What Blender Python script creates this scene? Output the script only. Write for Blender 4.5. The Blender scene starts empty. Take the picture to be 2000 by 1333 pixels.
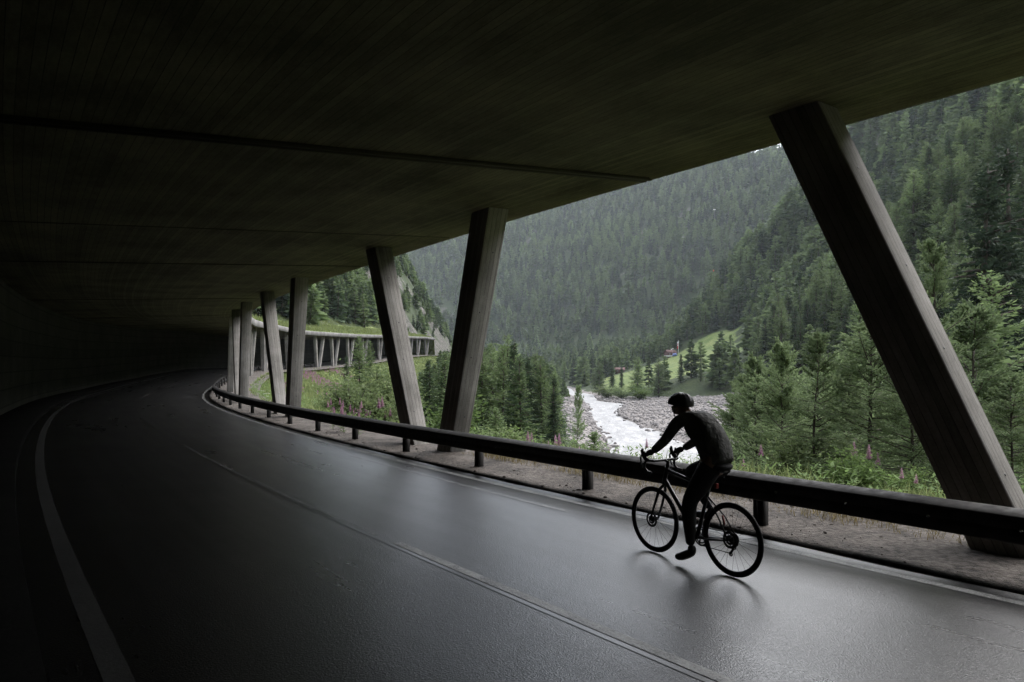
import bpy, bmesh, math, random
import numpy as np
from mathutils import Vector, Matrix

random.seed(7)
RNG = np.random.default_rng(11)
SC = bpy.context.scene
COL = SC.collection
EYE = 1.93          # camera height above the gallery shoulder
F = 1333.0          # focal length in pixels of the 2000 px wide photograph
HOR = 718.0         # level of the true horizon in that photograph

# ------------------------------------------------------------------ helpers
def link(o, parent=None):
    COL.objects.link(o)
    if parent is not None:
        o.parent = parent
    return o

def mesh_np(name, V, Fc, mat=None, smooth=False, mats=None, mi=None):
    """V (n,3) array, Fc = list/array of faces (all the same length, or a list of arrays)."""
    me = bpy.data.meshes.new(name)
    V = np.asarray(V, dtype=np.float32)
    groups = Fc if isinstance(Fc, list) else [Fc]
    groups = [np.asarray(g, dtype=np.int32) for g in groups if len(g)]
    me.vertices.add(len(V)); me.vertices.foreach_set('co', V.ravel())
    idx = np.concatenate([g.ravel() for g in groups]) if groups else np.zeros(0, np.int32)
    tot = np.concatenate([np.full(len(g), g.shape[1], np.int32) for g in groups]) if groups else np.zeros(0, np.int32)
    me.loops.add(len(idx)); me.loops.foreach_set('vertex_index', idx)
    me.polygons.add(len(tot))
    st = np.concatenate([[0], np.cumsum(tot)[:-1]]).astype(np.int32) if len(tot) else tot
    me.polygons.foreach_set('loop_start', st)
    try:
        me.polygons.foreach_set('loop_total', tot)
    except Exception:
        pass
    if smooth:
        me.polygons.foreach_set('use_smooth', np.ones(len(tot), bool))
    if mats:
        for m in mats: me.materials.append(m)
        if mi is not None: me.polygons.foreach_set('material_index', np.asarray(mi, np.int32))
    elif mat is not None:
        me.materials.append(mat)
    me.update(calc_edges=True)
    return me

def obj(name, me, parent=None, **kw):
    o = bpy.data.objects.new(name, me)
    link(o, parent)
    for k, v in kw.items(): o[k] = v
    return o

def empty(name, loc, rotz=0.0, **kw):
    o = bpy.data.objects.new(name, None)
    o.empty_display_size = .3
    o.location = loc; o.rotation_euler = (0, 0, rotz)
    link(o)
    for k, v in kw.items(): o[k] = v
    return o

class MB:
    """collects boxes, tubes and patches into one mesh"""
    def __init__(s): s.v = []; s.f = {}; s.n = 0
    def add(s, V, faces):
        V = np.asarray(V, float).reshape(-1, 3)
        for f in faces:
            s.f.setdefault(len(f), []).append([i + s.n for i in f])
        s.v.append(V); s.n += len(V)
    def tube(s, pts, rad, n=8, cap=True, sx=1.0):
        pts = np.asarray(pts, float); m = len(pts)
        rad = np.broadcast_to(np.asarray(rad, float), (m,))
        T = np.gradient(pts, axis=0); T /= np.linalg.norm(T, axis=1)[:, None] + 1e-12
        up = np.array([0, 0, 1.]) if abs(T[0][2]) < .9 else np.array([0, 1., 0])
        A = np.cross(T[0], up); A /= np.linalg.norm(A)
        V = []
        for i in range(m):
            A = A - T[i] * A.dot(T[i]); A /= np.linalg.norm(A) + 1e-12
            B = np.cross(T[i], A)
            a = np.arange(n) / n * 2 * math.pi
            V.append(pts[i] + rad[i] * (np.cos(a)[:, None] * A * sx + np.sin(a)[:, None] * B))
        fs = []
        for i in range(m - 1):
            for k in range(n):
                fs.append([i * n + k, i * n + (k + 1) % n, (i + 1) * n + (k + 1) % n, (i + 1) * n + k])
        if cap:
            fs.append(list(range(n))[::-1]); fs.append([(m - 1) * n + k for k in range(n)])
        s.add(np.concatenate(V), fs)
    def ring(s, c, ax, R, r, n=48, m=8, asp=1.0):
        """torus round centre c, axis ax (unit), asp = width/height of the section"""
        ax = np.asarray(ax, float); ax /= np.linalg.norm(ax)
        u = np.cross(ax, [0, 0, 1.]);
        if np.linalg.norm(u) < .1: u = np.cross(ax, [1., 0, 0])
        u /= np.linalg.norm(u); w = np.cross(ax, u)
        V = []
        for i in range(n):
            a = 2 * math.pi * i / n; d = math.cos(a) * u + math.sin(a) * w
            for k in range(m):
                b = 2 * math.pi * k / m
                V.append(np.asarray(c) + d * (R + r * math.cos(b)) + ax * r * asp * math.sin(b))
        fs = [[i * m + k, ((i + 1) % n) * m + k, ((i + 1) % n) * m + (k + 1) % m, i * m + (k + 1) % m] for i in range(n) for k in range(m)]
        s.add(V, fs)
    def hexa(s, P):
        """8 corners: bottom ring 0-3, top ring 4-7"""
        s.add(P, [[3, 2, 1, 0], [4, 5, 6, 7], [0, 1, 5, 4], [1, 2, 6, 5], [2, 3, 7, 6], [3, 0, 4, 7]])
    def box(s, c, d, R=None):
        P = np.array([[x, y, z] for z in (-.5, .5) for x, y in ((-.5, -.5), (.5, -.5), (.5, .5), (-.5, .5))]) * np.asarray(d)
        if R is not None: P = P @ np.asarray(R).T
        s.hexa(P + np.asarray(c))
    def mesh(s, name, mat, smooth=False):
        return mesh_np(name, np.concatenate(s.v), list(s.f.values()), mat, smooth)
    def build(s, name, mat, parent=None, smooth=False, bevel=0, **kw):
        o = obj(name, s.mesh(name, mat, smooth), parent, **kw)
        if bevel:
            b = o.modifiers.new('bevel', 'BEVEL'); b.width = bevel; b.segments = 2; b.limit_method = 'ANGLE'
        return o

# deterministic smooth noise
_NR = np.random.default_rng(5)
_ND = [(_NR.normal(size=2), _NR.uniform(0, 6.28)) for _ in range(40)]
def fbm(x, y, scale, octv=4):
    r = 0; a = 1.; t = 0
    x = np.asarray(x, float); y = np.asarray(y, float)
    for o in range(octv):
        k = 0
        for j in range(5):
            d, ph = _ND[(o * 5 + j) % 40]
            k = k + np.sin((d[0] * x + d[1] * y) / scale * 2 ** o * 2.4 + ph + 1.7 * np.sin((d[1] * x - d[0] * y) / scale * 2 ** o * 1.3 + ph))
        r = r + a * k / 3.; t += a; a *= .55
    return r / t
def sstep(a, b, x):
    t = np.clip((x - a) / (b - a), 0, 1); return t * t * (3 - 2 * t)

# ------------------------------------------------------------------ materials
def mat(name, base=(.5, .5, .5), rough=.7, metal=0., spec=.5):
    m = bpy.data.materials.new(name); m.use_nodes = True
    b = m.node_tree.nodes['Principled BSDF']
    b.inputs['Base Color'].default_value = (*base, 1); b.inputs['Roughness'].default_value = rough
    b.inputs['Metallic'].default_value = metal; b.inputs['Specular IOR Level'].default_value = spec
    return m
class NT:
    def __init__(s, m): s.m = m; s.t = m.node_tree; s.b = s.t.nodes['Principled BSDF']
    def n(s, ty, **kw):
        o = s.t.nodes.new(ty)
        for k, v in kw.items():
            if k.startswith('i_'):
                key = k[2:]; key = int(key) if key.isdigit() else key.replace('_', ' ')
                o.inputs[key].default_value = v
            else: setattr(o, k, v)
        return o
    def l(s, a, b): s.t.links.new(a, b)
    def coord(s, kind='Object', sc=(1, 1, 1)):
        c = s.n('ShaderNodeTexCoord'); mp = s.n('ShaderNodeMapping'); mp.inputs['Scale'].default_value = sc
        s.l(c.outputs[kind], mp.inputs['Vector']); return mp.outputs['Vector']
    def noise(s, vec, scale, detail=4, rough=.55):
        o = s.n('ShaderNodeTexNoise', i_Scale=scale, i_Detail=detail, i_Roughness=rough)
        if vec is not None: s.l(vec, o.inputs['Vector'])
        return o.outputs['Fac']
    def ramp(s, fac, stops):
        o = s.n('ShaderNodeValToRGB'); e = o.color_ramp.elements
        while len(e) < len(stops): e.new(.5)
        for k, (p, c) in enumerate(stops):
            e[k].position = p; e[k].color = (*c, 1) if len(c) == 3 else c
        s.l(fac, o.inputs['Fac']); return o.outputs['Color']
    def mix(s, fac, a, b, bt='MIX'):
        o = s.n('ShaderNodeMix', data_type='RGBA', blend_type=bt)
        for sock, v in ((o.inputs[0], fac), (o.inputs[6], a), (o.inputs[7], b)):
            if hasattr(v, 'links'): s.l(v, sock)
            elif isinstance(v, (int, float)): sock.default_value = v
            else: sock.default_value = (*v, 1)
        return o.outputs[2]
    def math(s, op, a, b=0., clamp=False):
        o = s.n('ShaderNodeMath', operation=op, use_clamp=clamp)
        for i, v in enumerate((a, b)):
            if hasattr(v, 'links'): s.l(v, o.inputs[i])
            else: o.inputs[i].default_value = v
        return o.outputs[0]
    def bump(s, h, dist, strength=1.):
        o = s.n('ShaderNodeBump', i_Distance=dist, i_Strength=strength); s.l(h, o.inputs['Height']); s.l(o.outputs['Normal'], s.b.inputs['Normal']); return o
    def base(s, c): s.l(c, s.b.inputs['Base Color'])
    def rough(s, c): s.l(c, s.b.inputs['Roughness'])
    def attr(s, name):
        return s.n('ShaderNodeAttribute', attribute_name=name).outputs

M = {}
def concrete(name, lo, hi, board, along_v=True, scale=1.):
    m = mat(name, rough=.85, spec=.25); t = NT(m)
    uv = t.n('ShaderNodeTexCoord').outputs['UV']
    mp = t.n('ShaderNodeMapping'); t.l(uv, mp.inputs['Vector'])
    sep = t.n('ShaderNodeSeparateXYZ'); t.l(mp.outputs['Vector'], sep.inputs['Vector'])
    q = t.math('DIVIDE', sep.outputs['X'], board)
    fr = t.math('FRACT', q); fl = t.math('FLOOR', q)
    # each board its own tone
    wn = t.n('ShaderNodeTexWhiteNoise', noise_dimensions='1D'); t.l(fl, wn.inputs['W'])
    # joint line between boards
    e = t.math('ABSOLUTE', t.math('SUBTRACT', fr, .5)); line = t.math('GREATER_THAN', e, .46)
    mp2 = t.n('ShaderNodeMapping'); mp2.inputs['Scale'].default_value = (6 / board * .12, 1.1, 1); t.l(uv, mp2.inputs['Vector'])
    g = t.noise(mp2.outputs['Vector'], 3.0 * scale, 8, .65)
    ob = t.coord('Object', (1, 1, 1)); big = t.noise(ob, .55, 6, .6); fine = t.noise(ob, 40, 3, .6)
    f = t.math('ADD', t.math('MULTIPLY', g, .58), t.math('MULTIPLY', wn.outputs['Value'], .2))
    f = t.math('ADD', f, t.math('MULTIPLY', t.math('SUBTRACT', big, .5), 1.2)); f = t.math('ADD', f, t.math('MULTIPLY', t.math('SUBTRACT', fine, .5), .35))
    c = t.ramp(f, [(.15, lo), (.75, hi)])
    lm = t.math('MULTIPLY', line, t.math('MULTIPLY', t.noise(mp2.outputs['Vector'], 5, 3), 1.5), True)
    c = t.mix(lm, c, tuple(x * .35 for x in lo))
    t.base(c)
    h = t.math('SUBTRACT', t.math('ADD', t.math('MULTIPLY', g, .5), t.math('MULTIPLY', fine, .25)), t.math('MULTIPLY', line, .8))
    h = t.math('ADD', h, t.math('MULTIPLY', wn.outputs['Value'], .4))
    t.bump(h, .006, .9)
    return m
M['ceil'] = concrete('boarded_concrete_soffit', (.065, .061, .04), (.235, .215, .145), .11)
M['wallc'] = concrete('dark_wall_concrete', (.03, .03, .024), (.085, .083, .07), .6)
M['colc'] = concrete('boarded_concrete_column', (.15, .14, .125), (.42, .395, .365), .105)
M['fascia'] = concrete('weathered_fascia_concrete', (.08, .077, .073), (.27, .255, .247), 2.2)

def asphalt():
    m = mat('wet_asphalt', rough=.4, spec=.36); t = NT(m); o = t.coord('Object')
    fine = t.noise(o, 75, 2, .6); big = t.noise(o, .35, 5, .6)
    uv = t.coord('UV', (1.0, .05, 1)); track = t.noise(uv, 2.1, 4, .55)
    vor = t.n('ShaderNodeTexVoronoi', i_Scale=85.); t.l(o, vor.inputs['Vector'])
    c = t.ramp(fine, [(.36, (.002, .002, .0025)), (.54, (.012, .012, .013)), (.66, (.075, .073, .072))])
    c = t.mix(t.math('MULTIPLY', track, .5), c, (.013, .013, .014))
    t.base(c)
    w = t.math('ADD', t.math('MULTIPLY', track, .55), t.math('MULTIPLY', big, .45))
    r = t.n('ShaderNodeMapRange', i_From_Min=.36, i_From_Max=.64, i_To_Min=.26, i_To_Max=.36); t.l(w, r.inputs['Value']); t.rough(r.outputs['Result'])
    h = t.math('ADD', t.math('MULTIPLY', vor.outputs['Distance'], .6), t.math('MULTIPLY', fine, .6))
    t.bump(h, .0034, .8)
    return m
M['asphalt'] = asphalt()
def paint():
    m = mat('worn_road_paint', rough=.5); t = NT(m); o = t.coord('Object')
    n = t.math('ADD', t.math('MULTIPLY', t.noise(o, 60, 4, .7), .6), t.math('MULTIPLY', t.noise(o, 3, 5, .6), .4))
    t.base(t.ramp(n, [(.4, (.03, .03, .03)), (.5, (.20, .20, .195)), (.7, (.40, .40, .39))]))
    t.bump(t.noise(o, 90, 3), .003, .8); return m
M['paint'] = paint()
M['worn'] = mat('worn_remnant_paint', rough=.45); t_ = NT(M['worn']); o_ = t_.coord('Object'); t_.base(t_.ramp(t_.math('ADD', t_.math('MULTIPLY', t_.noise(o_, 40, 4, .7), .6), t_.math('MULTIPLY', t_.noise(o_, 2.5, 4, .6), .4)), [(.5, (.012, .012, .012)), (.56, (.09, .09, .09)), (.68, (.3, .3, .29))]))
M['seam'] = mat('tar_seam', (.008, .008, .008), .35)
def gravelly(name, stops, sc=30, rough=.9, bump=.012):
    m = mat(name, rough=rough, spec=.3); t = NT(m); o = t.coord('Object')
    n = t.math('ADD', t.math('MULTIPLY', t.noise(o, sc, 6, .7), .55), t.math('MULTIPLY', t.noise(o, 1.3, 6, .65), .45))
    t.base(t.ramp(n, stops)); t.bump(t.noise(o, sc, 6, .7), bump, .9); return m
M['shoulder'] = gravelly('muddy_gravel_shoulder', [(.38, (.012, .0105, .009)), (.45, (.05, .042, .036)), (.54, (.105, .09, .078)), (.66, (.18, .16, .142))], 14, bump=.06)
M['darkline'] = gravelly('dark_line_paint', [(.35, (.02, .02, .02)), (.5, (.035, .035, .033)), (.7, (.06, .06, .056))], 25, .85, .004)  # much darker line paint, for the left edge line and far centre dashes
M['sidewalk'] = gravelly('dark_sidewalk', [(.35, (.006, .006, .006)), (.65, (.016, .016, .015))], 30)
M['sidewalk'].node_tree.nodes['Principled BSDF'].inputs['Specular IOR Level'].default_value = .03
M['stone'] = gravelly('river_stone', [(.3, (.09, .082, .078)), (.5, (.22, .2, .19)), (.7, (.4, .37, .355))], 3, .8, .02)
M['steel'] = mat('dark_guardrail_steel', (.03, .028, .027), .55, .2, .25)
t_ = NT(M['steel']); o_ = t_.coord('Object'); t_.base(t_.ramp(t_.noise(o_, 7, 6, .6), [(.35, (.014, .013, .012)), (.65, (.038, .035, .033))])); t_.rough(t_.ramp(t_.noise(o_, 12, 4), [(.3, (.6,) * 3), (.7, (.85,) * 3)]))
M['holelight'] = mat('bright_hole_metal', (.75, .75, .72), .25, 1.)  # bright tone in place of daylight seen through the rail holes

def terrain_mat():
    m = mat('valley_ground', rough=.95, spec=.2); t = NT(m); o = t.coord('Object')
    z = t.attr('zone')['Color']; sp = t.n('ShaderNodeSeparateColor'); t.l(z, sp.inputs['Color'])
    a = t.noise(o, .09, 6, .65); b = t.noise(o, 1.1, 6, .65); f = t.math('ADD', t.math('MULTIPLY', a, .5), t.math('MULTIPLY', b, .5))
    floor = t.ramp(f, [(.35, (.018, .026, .012)), (.5, (.035, .05, .02)), (.65, (.07, .08, .035))])
    mead = t.ramp(f, [(.36, (.06, .095, .028)), (.5, (.12, .16, .048)), (.64, (.21, .22, .085))])
    rock = t.ramp(t.math('ADD', t.math('MULTIPLY', b, .6), t.math('MULTIPLY', t.noise(t.coord('Object', (1, 1, .45)), .6, 9, .78), .4)), [(.36, (.02, .022, .016)), (.46, (.045, .047, .034)), (.54, (.12, .11, .098)), (.64, (.24, .222, .21))])
    vo = t.n('ShaderNodeTexVoronoi', i_Scale=1.1); t.l(o, vo.inputs['Vector']); vo2 = t.n('ShaderNodeTexVoronoi', i_Scale=.33); t.l(o, vo2.inputs['Vector'])
    grav = t.mix(.5, t.ramp(vo.outputs['Color'], [(.1, (.09, .082, .078)), (.9, (.33, .295, .275))]), t.ramp(b, [(.35, (.07, .064, .06)), (.65, (.32, .288, .27))]))
    edge = t.math('SUBTRACT', t.noise(o, .5, 5, .6), .5)
    def msk(c):
        k = t.math('ADD', c, t.math('MULTIPLY', edge, .5)); r = t.n('ShaderNodeMapRange', i_From_Min=.42, i_From_Max=.58); t.l(k, r.inputs['Value']); return r.outputs['Result']
    c = t.mix(msk(sp.outputs[0]), floor, mead); c = t.mix(msk(sp.outputs[1]), c, rock); c = t.mix(msk(sp.outputs[2]), c, grav)
    t.base(c); t.bump(t.math('ADD', b, vo.outputs['Distance']), .25, .7)
    return m
M['terrain'] = terrain_mat()

def water():
    m = mat('white_glacial_river', rough=.3, spec=.5); t = NT(m)
    o = t.coord('Object', (1.0, .35, 1)); n = t.noise(o, .55, 8, .68); n2 = t.noise(t.coord('Object', (1, .5, 1)), 2.3, 6, .7)
    f = t.math('ADD', t.math('MULTIPLY', n, .6), t.math('MULTIPLY', n2, .4))
    t.base(t.ramp(f, [(.35, (.05, .05, .049)), (.43, (.13, .128, .125)), (.51, (.25, .243, .24)), (.64, (.47, .46, .455))]))
    t.rough(t.ramp(f, [(.35, (.25,) * 3), (.6, (.75,) * 3)])); t.bump(f, .5, .8)
    return m
M['water'] = water()

def leaf(name, dark, light, trans=.35, rough=.7, hue=.02, island=True):
    m = mat(name, rough=rough, spec=.12); trans = min(.5, trans + .08); t = NT(m)
    oi = t.n('ShaderNodeObjectInfo'); ge = t.n('ShaderNodeNewGeometry')
    r = t.math('ADD', t.math('MULTIPLY', oi.outputs['Random'], .68), t.math('MULTIPLY', ge.outputs['Random Per Island'], .32))
    c = t.ramp(r, [(.12, dark), (.88, light)])
    hs = t.n('ShaderNodeHueSaturation'); t.l(c, hs.inputs['Color'])
    h = t.math('ADD', t.math('MULTIPLY', t.math('SUBTRACT', oi.outputs['Random'], .5), hue * 2), .5); t.l(h, hs.inputs['Hue'])
    t.base(hs.outputs['Color'])
    tr = t.n('ShaderNodeBsdfTranslucent'); t.l(hs.outputs['Color'], tr.inputs['Color'])
    mx = t.n('ShaderNodeMixShader', i_Fac=trans); out = t.t.nodes['Material Output']
    t.l(t.b.outputs['BSDF'], mx.inputs[1]); t.l(tr.outputs['BSDF'], mx.inputs[2]); t.l(mx.outputs['Shader'], out.inputs['Surface'])
    return m
M['larch'] = leaf('larch_needles', (.042, .078, .034), (.20, .25, .108), hue=.018)
M['younglarch'] = leaf('young_larch_needles', (.115, .165, .08), (.29, .36, .18), hue=.012)
M['spruce'] = leaf('spruce_needles', (.02, .038, .022), (.075, .105, .052), .2)
M['bush'] = leaf('willow_leaves', (.085, .125, .05), (.23, .28, .125))
M['grass'] = leaf('grass_blades', (.055, .09, .03), (.25, .27, .11), .4, hue=.03)
M['drygrass'] = leaf('dry_grass', (.09, .065, .03), (.28, .24, .11), .35)
M['weed'] = leaf('weed_leaves', (.06, .11, .035), (.18, .24, .08), .4)
M['pink'] = leaf('fireweed_petals', (.30, .13, .22), (.50, .32, .40), .4, hue=.01)
M['whitefl'] = leaf('umbel_petals', (.6, .6, .56), (.85, .85, .8), .3, hue=0)
def bark():
    m = mat('bark', rough=.95, spec=.2); t = NT(m); o = t.coord('Object', (3, 3, .7)); n = t.noise(o, 4, 6, .7)
    t.base(t.ramp(n, [(.35, (.035, .027, .022)), (.65, (.12, .1, .085))])); t.bump(n, .03, .8); return m
M['bark'] = bark()
HAZE, SKY, SUN, EXPO = .000085, .15, 1.4, 1.85
# ------------------------------------------------------------------ the curve of the gallery edge
EYE = 1.922
KN = np.array([-60, -14, 0, 10, 20, 30, 40, 50, 60, 70, 80, 90, 100, 112, 125, 140, 160, 190, 230, 245, 330, 480, 560, 760.])
KK = np.array([0, .0048, .00035, -.0061, -.0044, -.00531, -.00902, -.00716, -.00334, -.00304, -.00652, -.00975, -.00901, -.00482, -.00036, .00169, .00089, -.00141, -.00397, .001, .0015, .004, .006, .0])
ZKs = np.array([-60, 20, 30, 50, 70, 90, 110, 140, 180, 230, 300, 760.])
ZKz = np.array([0, 0, .035, .167, .68, 1.47, 1.657, 2.567, 4.225, 6.07, 6.6, 7.5])
SS = np.arange(-60, 760.01, .5)
_kap = np.interp(SS, KN, KK)
_th = np.concatenate([[0], np.cumsum((_kap[1:] + _kap[:-1]) / 2 * .5)])
_i0 = int(np.argmin(abs(SS)))
TH = _th - _th[_i0] + .66605
_dx, _dy = -np.sin(TH), np.cos(TH)
CX = np.concatenate([[0], np.cumsum((_dx[1:] + _dx[:-1]) / 2 * .5)]); CY = np.concatenate([[0], np.cumsum((_dy[1:] + _dy[:-1]) / 2 * .5)])
CX += 7.22526 - CX[_i0]; CY += 6.20693 - CY[_i0]
def zp(s): return np.interp(s, ZKs, ZKz)
def cpt(s, d, z=0.):
    """point at arc length s, d metres inboard of the roof edge, height z over the local shoulder"""
    s = np.asarray(s, float)
    th = np.interp(s, SS, TH); x = np.interp(s, SS, CX); y = np.interp(s, SS, CY)
    return np.stack([x - np.cos(th) * d, y - np.sin(th) * d, zp(s) + z + 0 * s], -1)
def head(s): return float(np.interp(s, SS, TH))
def hc(d): return EYE + 3.4 - .0414 * d
S_END = 241.

def loft(ss, prof, closed=False, capped=False):
    """prof: list of (d,z) or function of s; returns verts, quads, uv per vertex"""
    ss = np.asarray(ss, float); P = prof if callable(prof) else (lambda s: prof)
    V = []; UV = []
    for s in ss:
        pr = np.asarray(P(s), float)
        V.append(np.array([cpt(s, d, z) for d, z in pr]))
        cu = np.concatenate([[0], np.cumsum(np.hypot(*np.diff(pr, axis=0).T))]); UV.append(np.stack([cu, np.full(len(pr), s)], 1))
    m = len(V[0]); n = len(ss); q = []
    kk = range(m if closed else m - 1)
    for i in range(n - 1):
        for k in kk:
            q.append([i * m + k, i * m + (k + 1) % m, (i + 1) * m + (k + 1) % m, (i + 1) * m + k])
    fs = [np.array(q)]
    if capped:
        fs.append(np.array([list(range(m))[::-1]])); fs.append(np.array([[(n - 1) * m + k for k in range(m)]]))
    return np.concatenate(V), fs, np.concatenate(UV)
def set_uv(me, uv):
    l = me.uv_layers.new(name='UVMap'); li = np.zeros(len(me.loops), np.int32); me.loops.foreach_get('vertex_index', li)
    l.data.foreach_set('uv', np.asarray(uv, np.float32)[li].ravel())
def loft_obj(name, ss, prof, m, parent=None, closed=False, capped=False, smooth=False, **kw):
    V, fs, uv = loft(ss, prof, closed, capped)
    me = mesh_np(name, V, fs, m, smooth); set_uv(me, uv)
    return obj(name, me, parent, **kw)
NEAR = np.concatenate([np.arange(-60, -12, 4.), np.arange(-12, 60, 1.), np.arange(60, S_END - .5, 2.), [S_END]])
FARR = np.concatenate([NEAR, np.arange(S_END + 4, 700, 5.)])

# ------------------------------------------------------------------ road, shoulder, kerb walk
def zr(d): return -.0289 + .0214 * (d - 2.205)
loft_obj('road', FARR, [(d, zr(d)) for d in (2.42, 4, 6, 7.5, 9.25)], M['asphalt'], kind='structure', smooth=True)
loft_obj('roadside_shoulder', np.concatenate([np.arange(-30, 60, .5), np.arange(60, 250, 2.)]),
         lambda s: [(2.43, -.12), (2.47, .0 + .012 * math.sin(s * 3.1)), (2.3, .012), (1.9, .02 + .02 * math.sin(s * 1.3)), (1.2, .03), (.5, .015 + .02 * math.sin(s * .9)), (-.2, -.03), (-.9, -.16)], M['shoulder'], kind='structure', smooth=True)
loft_obj('raised_walkway', NEAR, [(9.2, zr(9.2) - .02), (9.22, zr(9.2) + .13), (10.4, zr(9.2) + .15)], M['sidewalk'], kind='structure')
def strip(name, s0, s1, d, w, m, lift=.004):
    ss = np.arange(s0, s1 + .01, .5 if s1 < 90 else 1.5)
    return loft_obj(name, ss, [(d - w / 2, zr(d - w / 2) + lift), (d + w / 2, zr(d + w / 2) + lift)], m, kind='structure')
strip('road_edge_line', -30, 250, 2.767, .125, M['paint'])
strip('road_edge_line', -30, 250, 8.87, .15, M['darkline'])
for a, b, m_ in ((-30, -22, 'paint'), (-11, 6.4, 'paint'), (43, 50, 'darkline'), (56, 66, 'darkline')):
    strip('road_centre_line', a, b, 6.0, .10, M[m_])
strip('road_seam', -30, 60, 6.095, .05, M['seam'], .0042)
strip('worn_centre_line', 6.4, 17, 6.03, .06, M['worn'])
strip('worn_edge_line', 6.3, 13.5, 3.32, .09, M['worn'])
strip('road_seam', -30, 60, 2.68, .03, M['seam'], .0042)

# ------------------------------------------------------------------ the avalanche gallery: one building with its parts
gal = empty('avalanche_gallery', tuple(cpt(0, 5)), 0, label='long curving concrete avalanche gallery roofing the mountain road on slanted columns', category='gallery')
GI = gal.matrix_world.copy(); gal_loc = Vector(gal.location)
def gpart(o):
    o.parent = gal; o.matrix_parent_inverse = Matrix.Translation(-gal_loc); return o
SL = [(0, hc(0)), (0.02, hc(0) - .035), (.07, hc(.07) - .035), (.09, hc(.09))]
def roofprof(s):
    ds = [0.09, 1.5, 3, 5, 7, 9, 10.3]
    return [(0., hc(0) + .62), (0., hc(0) - .03)] + [(.06, hc(0) - .03)] + [(d, hc(d)) for d in ds] + [(11.0, hc(10.3)), (11.0, hc(0) + .62)]
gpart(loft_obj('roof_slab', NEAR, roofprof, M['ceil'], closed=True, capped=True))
gpart(loft_obj('roof_fascia', NEAR, [(-.004, hc(0) - .032), (-.06, hc(0) + .0), (-.06, hc(0) + .6), (-.004, hc(0) + .66), (.35, hc(0) + .66), (.35, hc(0) + .62)], M['fascia']))
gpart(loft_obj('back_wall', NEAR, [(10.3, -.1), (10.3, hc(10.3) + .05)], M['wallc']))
def joint(s, w, h):
    mb = MB()
    for a, b, hh in ((-w / 2, -w / 6, h), (-w / 6, w / 6, h * .4), (w / 6, w / 2, h)):
        P = []
        for z in (-hh, .012):
            for ss_, d in ((s + a, .03), (s + b, .03), (s + b + 2.0, 10.28), (s + a + 2.0, 10.28)):
                P.append(cpt(ss_, d, hc(d) + z))
        mb.hexa(P)
    gpart(mb.build('expansion_joint', M['ceil']))
joint(7.75, .20, .05)
for k in range(-3, 14):
    if k: joint(7.75 + 13.0 * k, .09, .018)
joint(14.6, .04, .012)

def leg(sb, st, name='column'):
    wb, wt = (.60, .69) if sb < 60 else (.46, .52)
    P = []; q = []
    for s, w, d0, d1, z in ((sb, wb, 1.37, .95, -.45), (st, wt, 1.2, .69, None)):
        for a, d in ((-.5, d0), (.5, d0), (.5, d1), (-.5, d1)):
            P.append(cpt(s + a * w, d, hc(d) + .015 if z is None else z))
    P = np.array(P); V = []; fs = []; uv = []
    for a, b in ((0, 1), (1, 2), (2, 3), (3, 0)):
        n = 10; wd = np.linalg.norm(P[4 + a] - P[4 + b])
        base = len(V)
        for i in range(n + 1):
            t = i / n
            for c, u in ((a, 0), (b, wd)):
                V.append(P[c] * (1 - t) + P[c + 4] * t); uv.append((u + a * 1.7 + sb * .13, t * 5.2 + sb))
        for i in range(n):
            k = base + 2 * i; fs.append([k, k + 1, k + 3, k + 2])
    me = mesh_np(name, np.array(V), np.array(fs), M['colc']); set_uv(me, uv)
    bm = bmesh.new(); bm.from_mesh(me); bmesh.ops.remove_doubles(bm, verts=bm.verts, dist=.0005); bmesh.ops.recalc_face_normals(bm, faces=bm.faces); bm.to_mesh(me); bm.free()
    if -1 < sb < 45:                        # formwork tie holes
        ax = P[4] - P[0]; w_ = (P[3] - P[0]); nrm = np.cross(ax, w_); nrm /= np.linalg.norm(nrm)
        if nrm.dot(P[0] - P[1]) < 0: nrm = -nrm
        for q in (.22, .45, .62, .84):
            c = P[0] * (1 - q) + P[4] * q + ((P[3] - P[0]) * (1 - q) + (P[7] - P[4]) * q) * (.45 + .12 * math.sin(q * 9 + sb))
            mb = MB(); mb.tube([c - nrm * .01, c + nrm * .003], .016, 8); gpart(mb.build('tie_hole', M['seam']))
    o = gpart(obj(name, me)); b = o.modifiers.new('bevel', 'BEVEL'); b.width = .02; b.segments = 2; b.limit_method = 'ANGLE'
    return o
LEGS = [(-26.5, -28.6), (-25.2, -23.1), (-13.2, -15.3), (-11.9, -9.8), (.4, -1.6), (1.72, 4.3),
        (12.8, 11.4), (14.15, 17.15), (25.2, 24.9), (26.7, 30.7), (36.4, 36.7), (37.8, 42.6), (49.8, 48.8), (51.3, 55.3)]
for c in (66.5, 78, 89.6, 104, 118.8, 127.8, 138, 150, 166.5, 180, 196, 211, 222, 233.5):
    LEGS += [(c - .6, c - 2.2), (c + .6, c + 2.3)]
for a, b in LEGS: leg(a, b)

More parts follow.
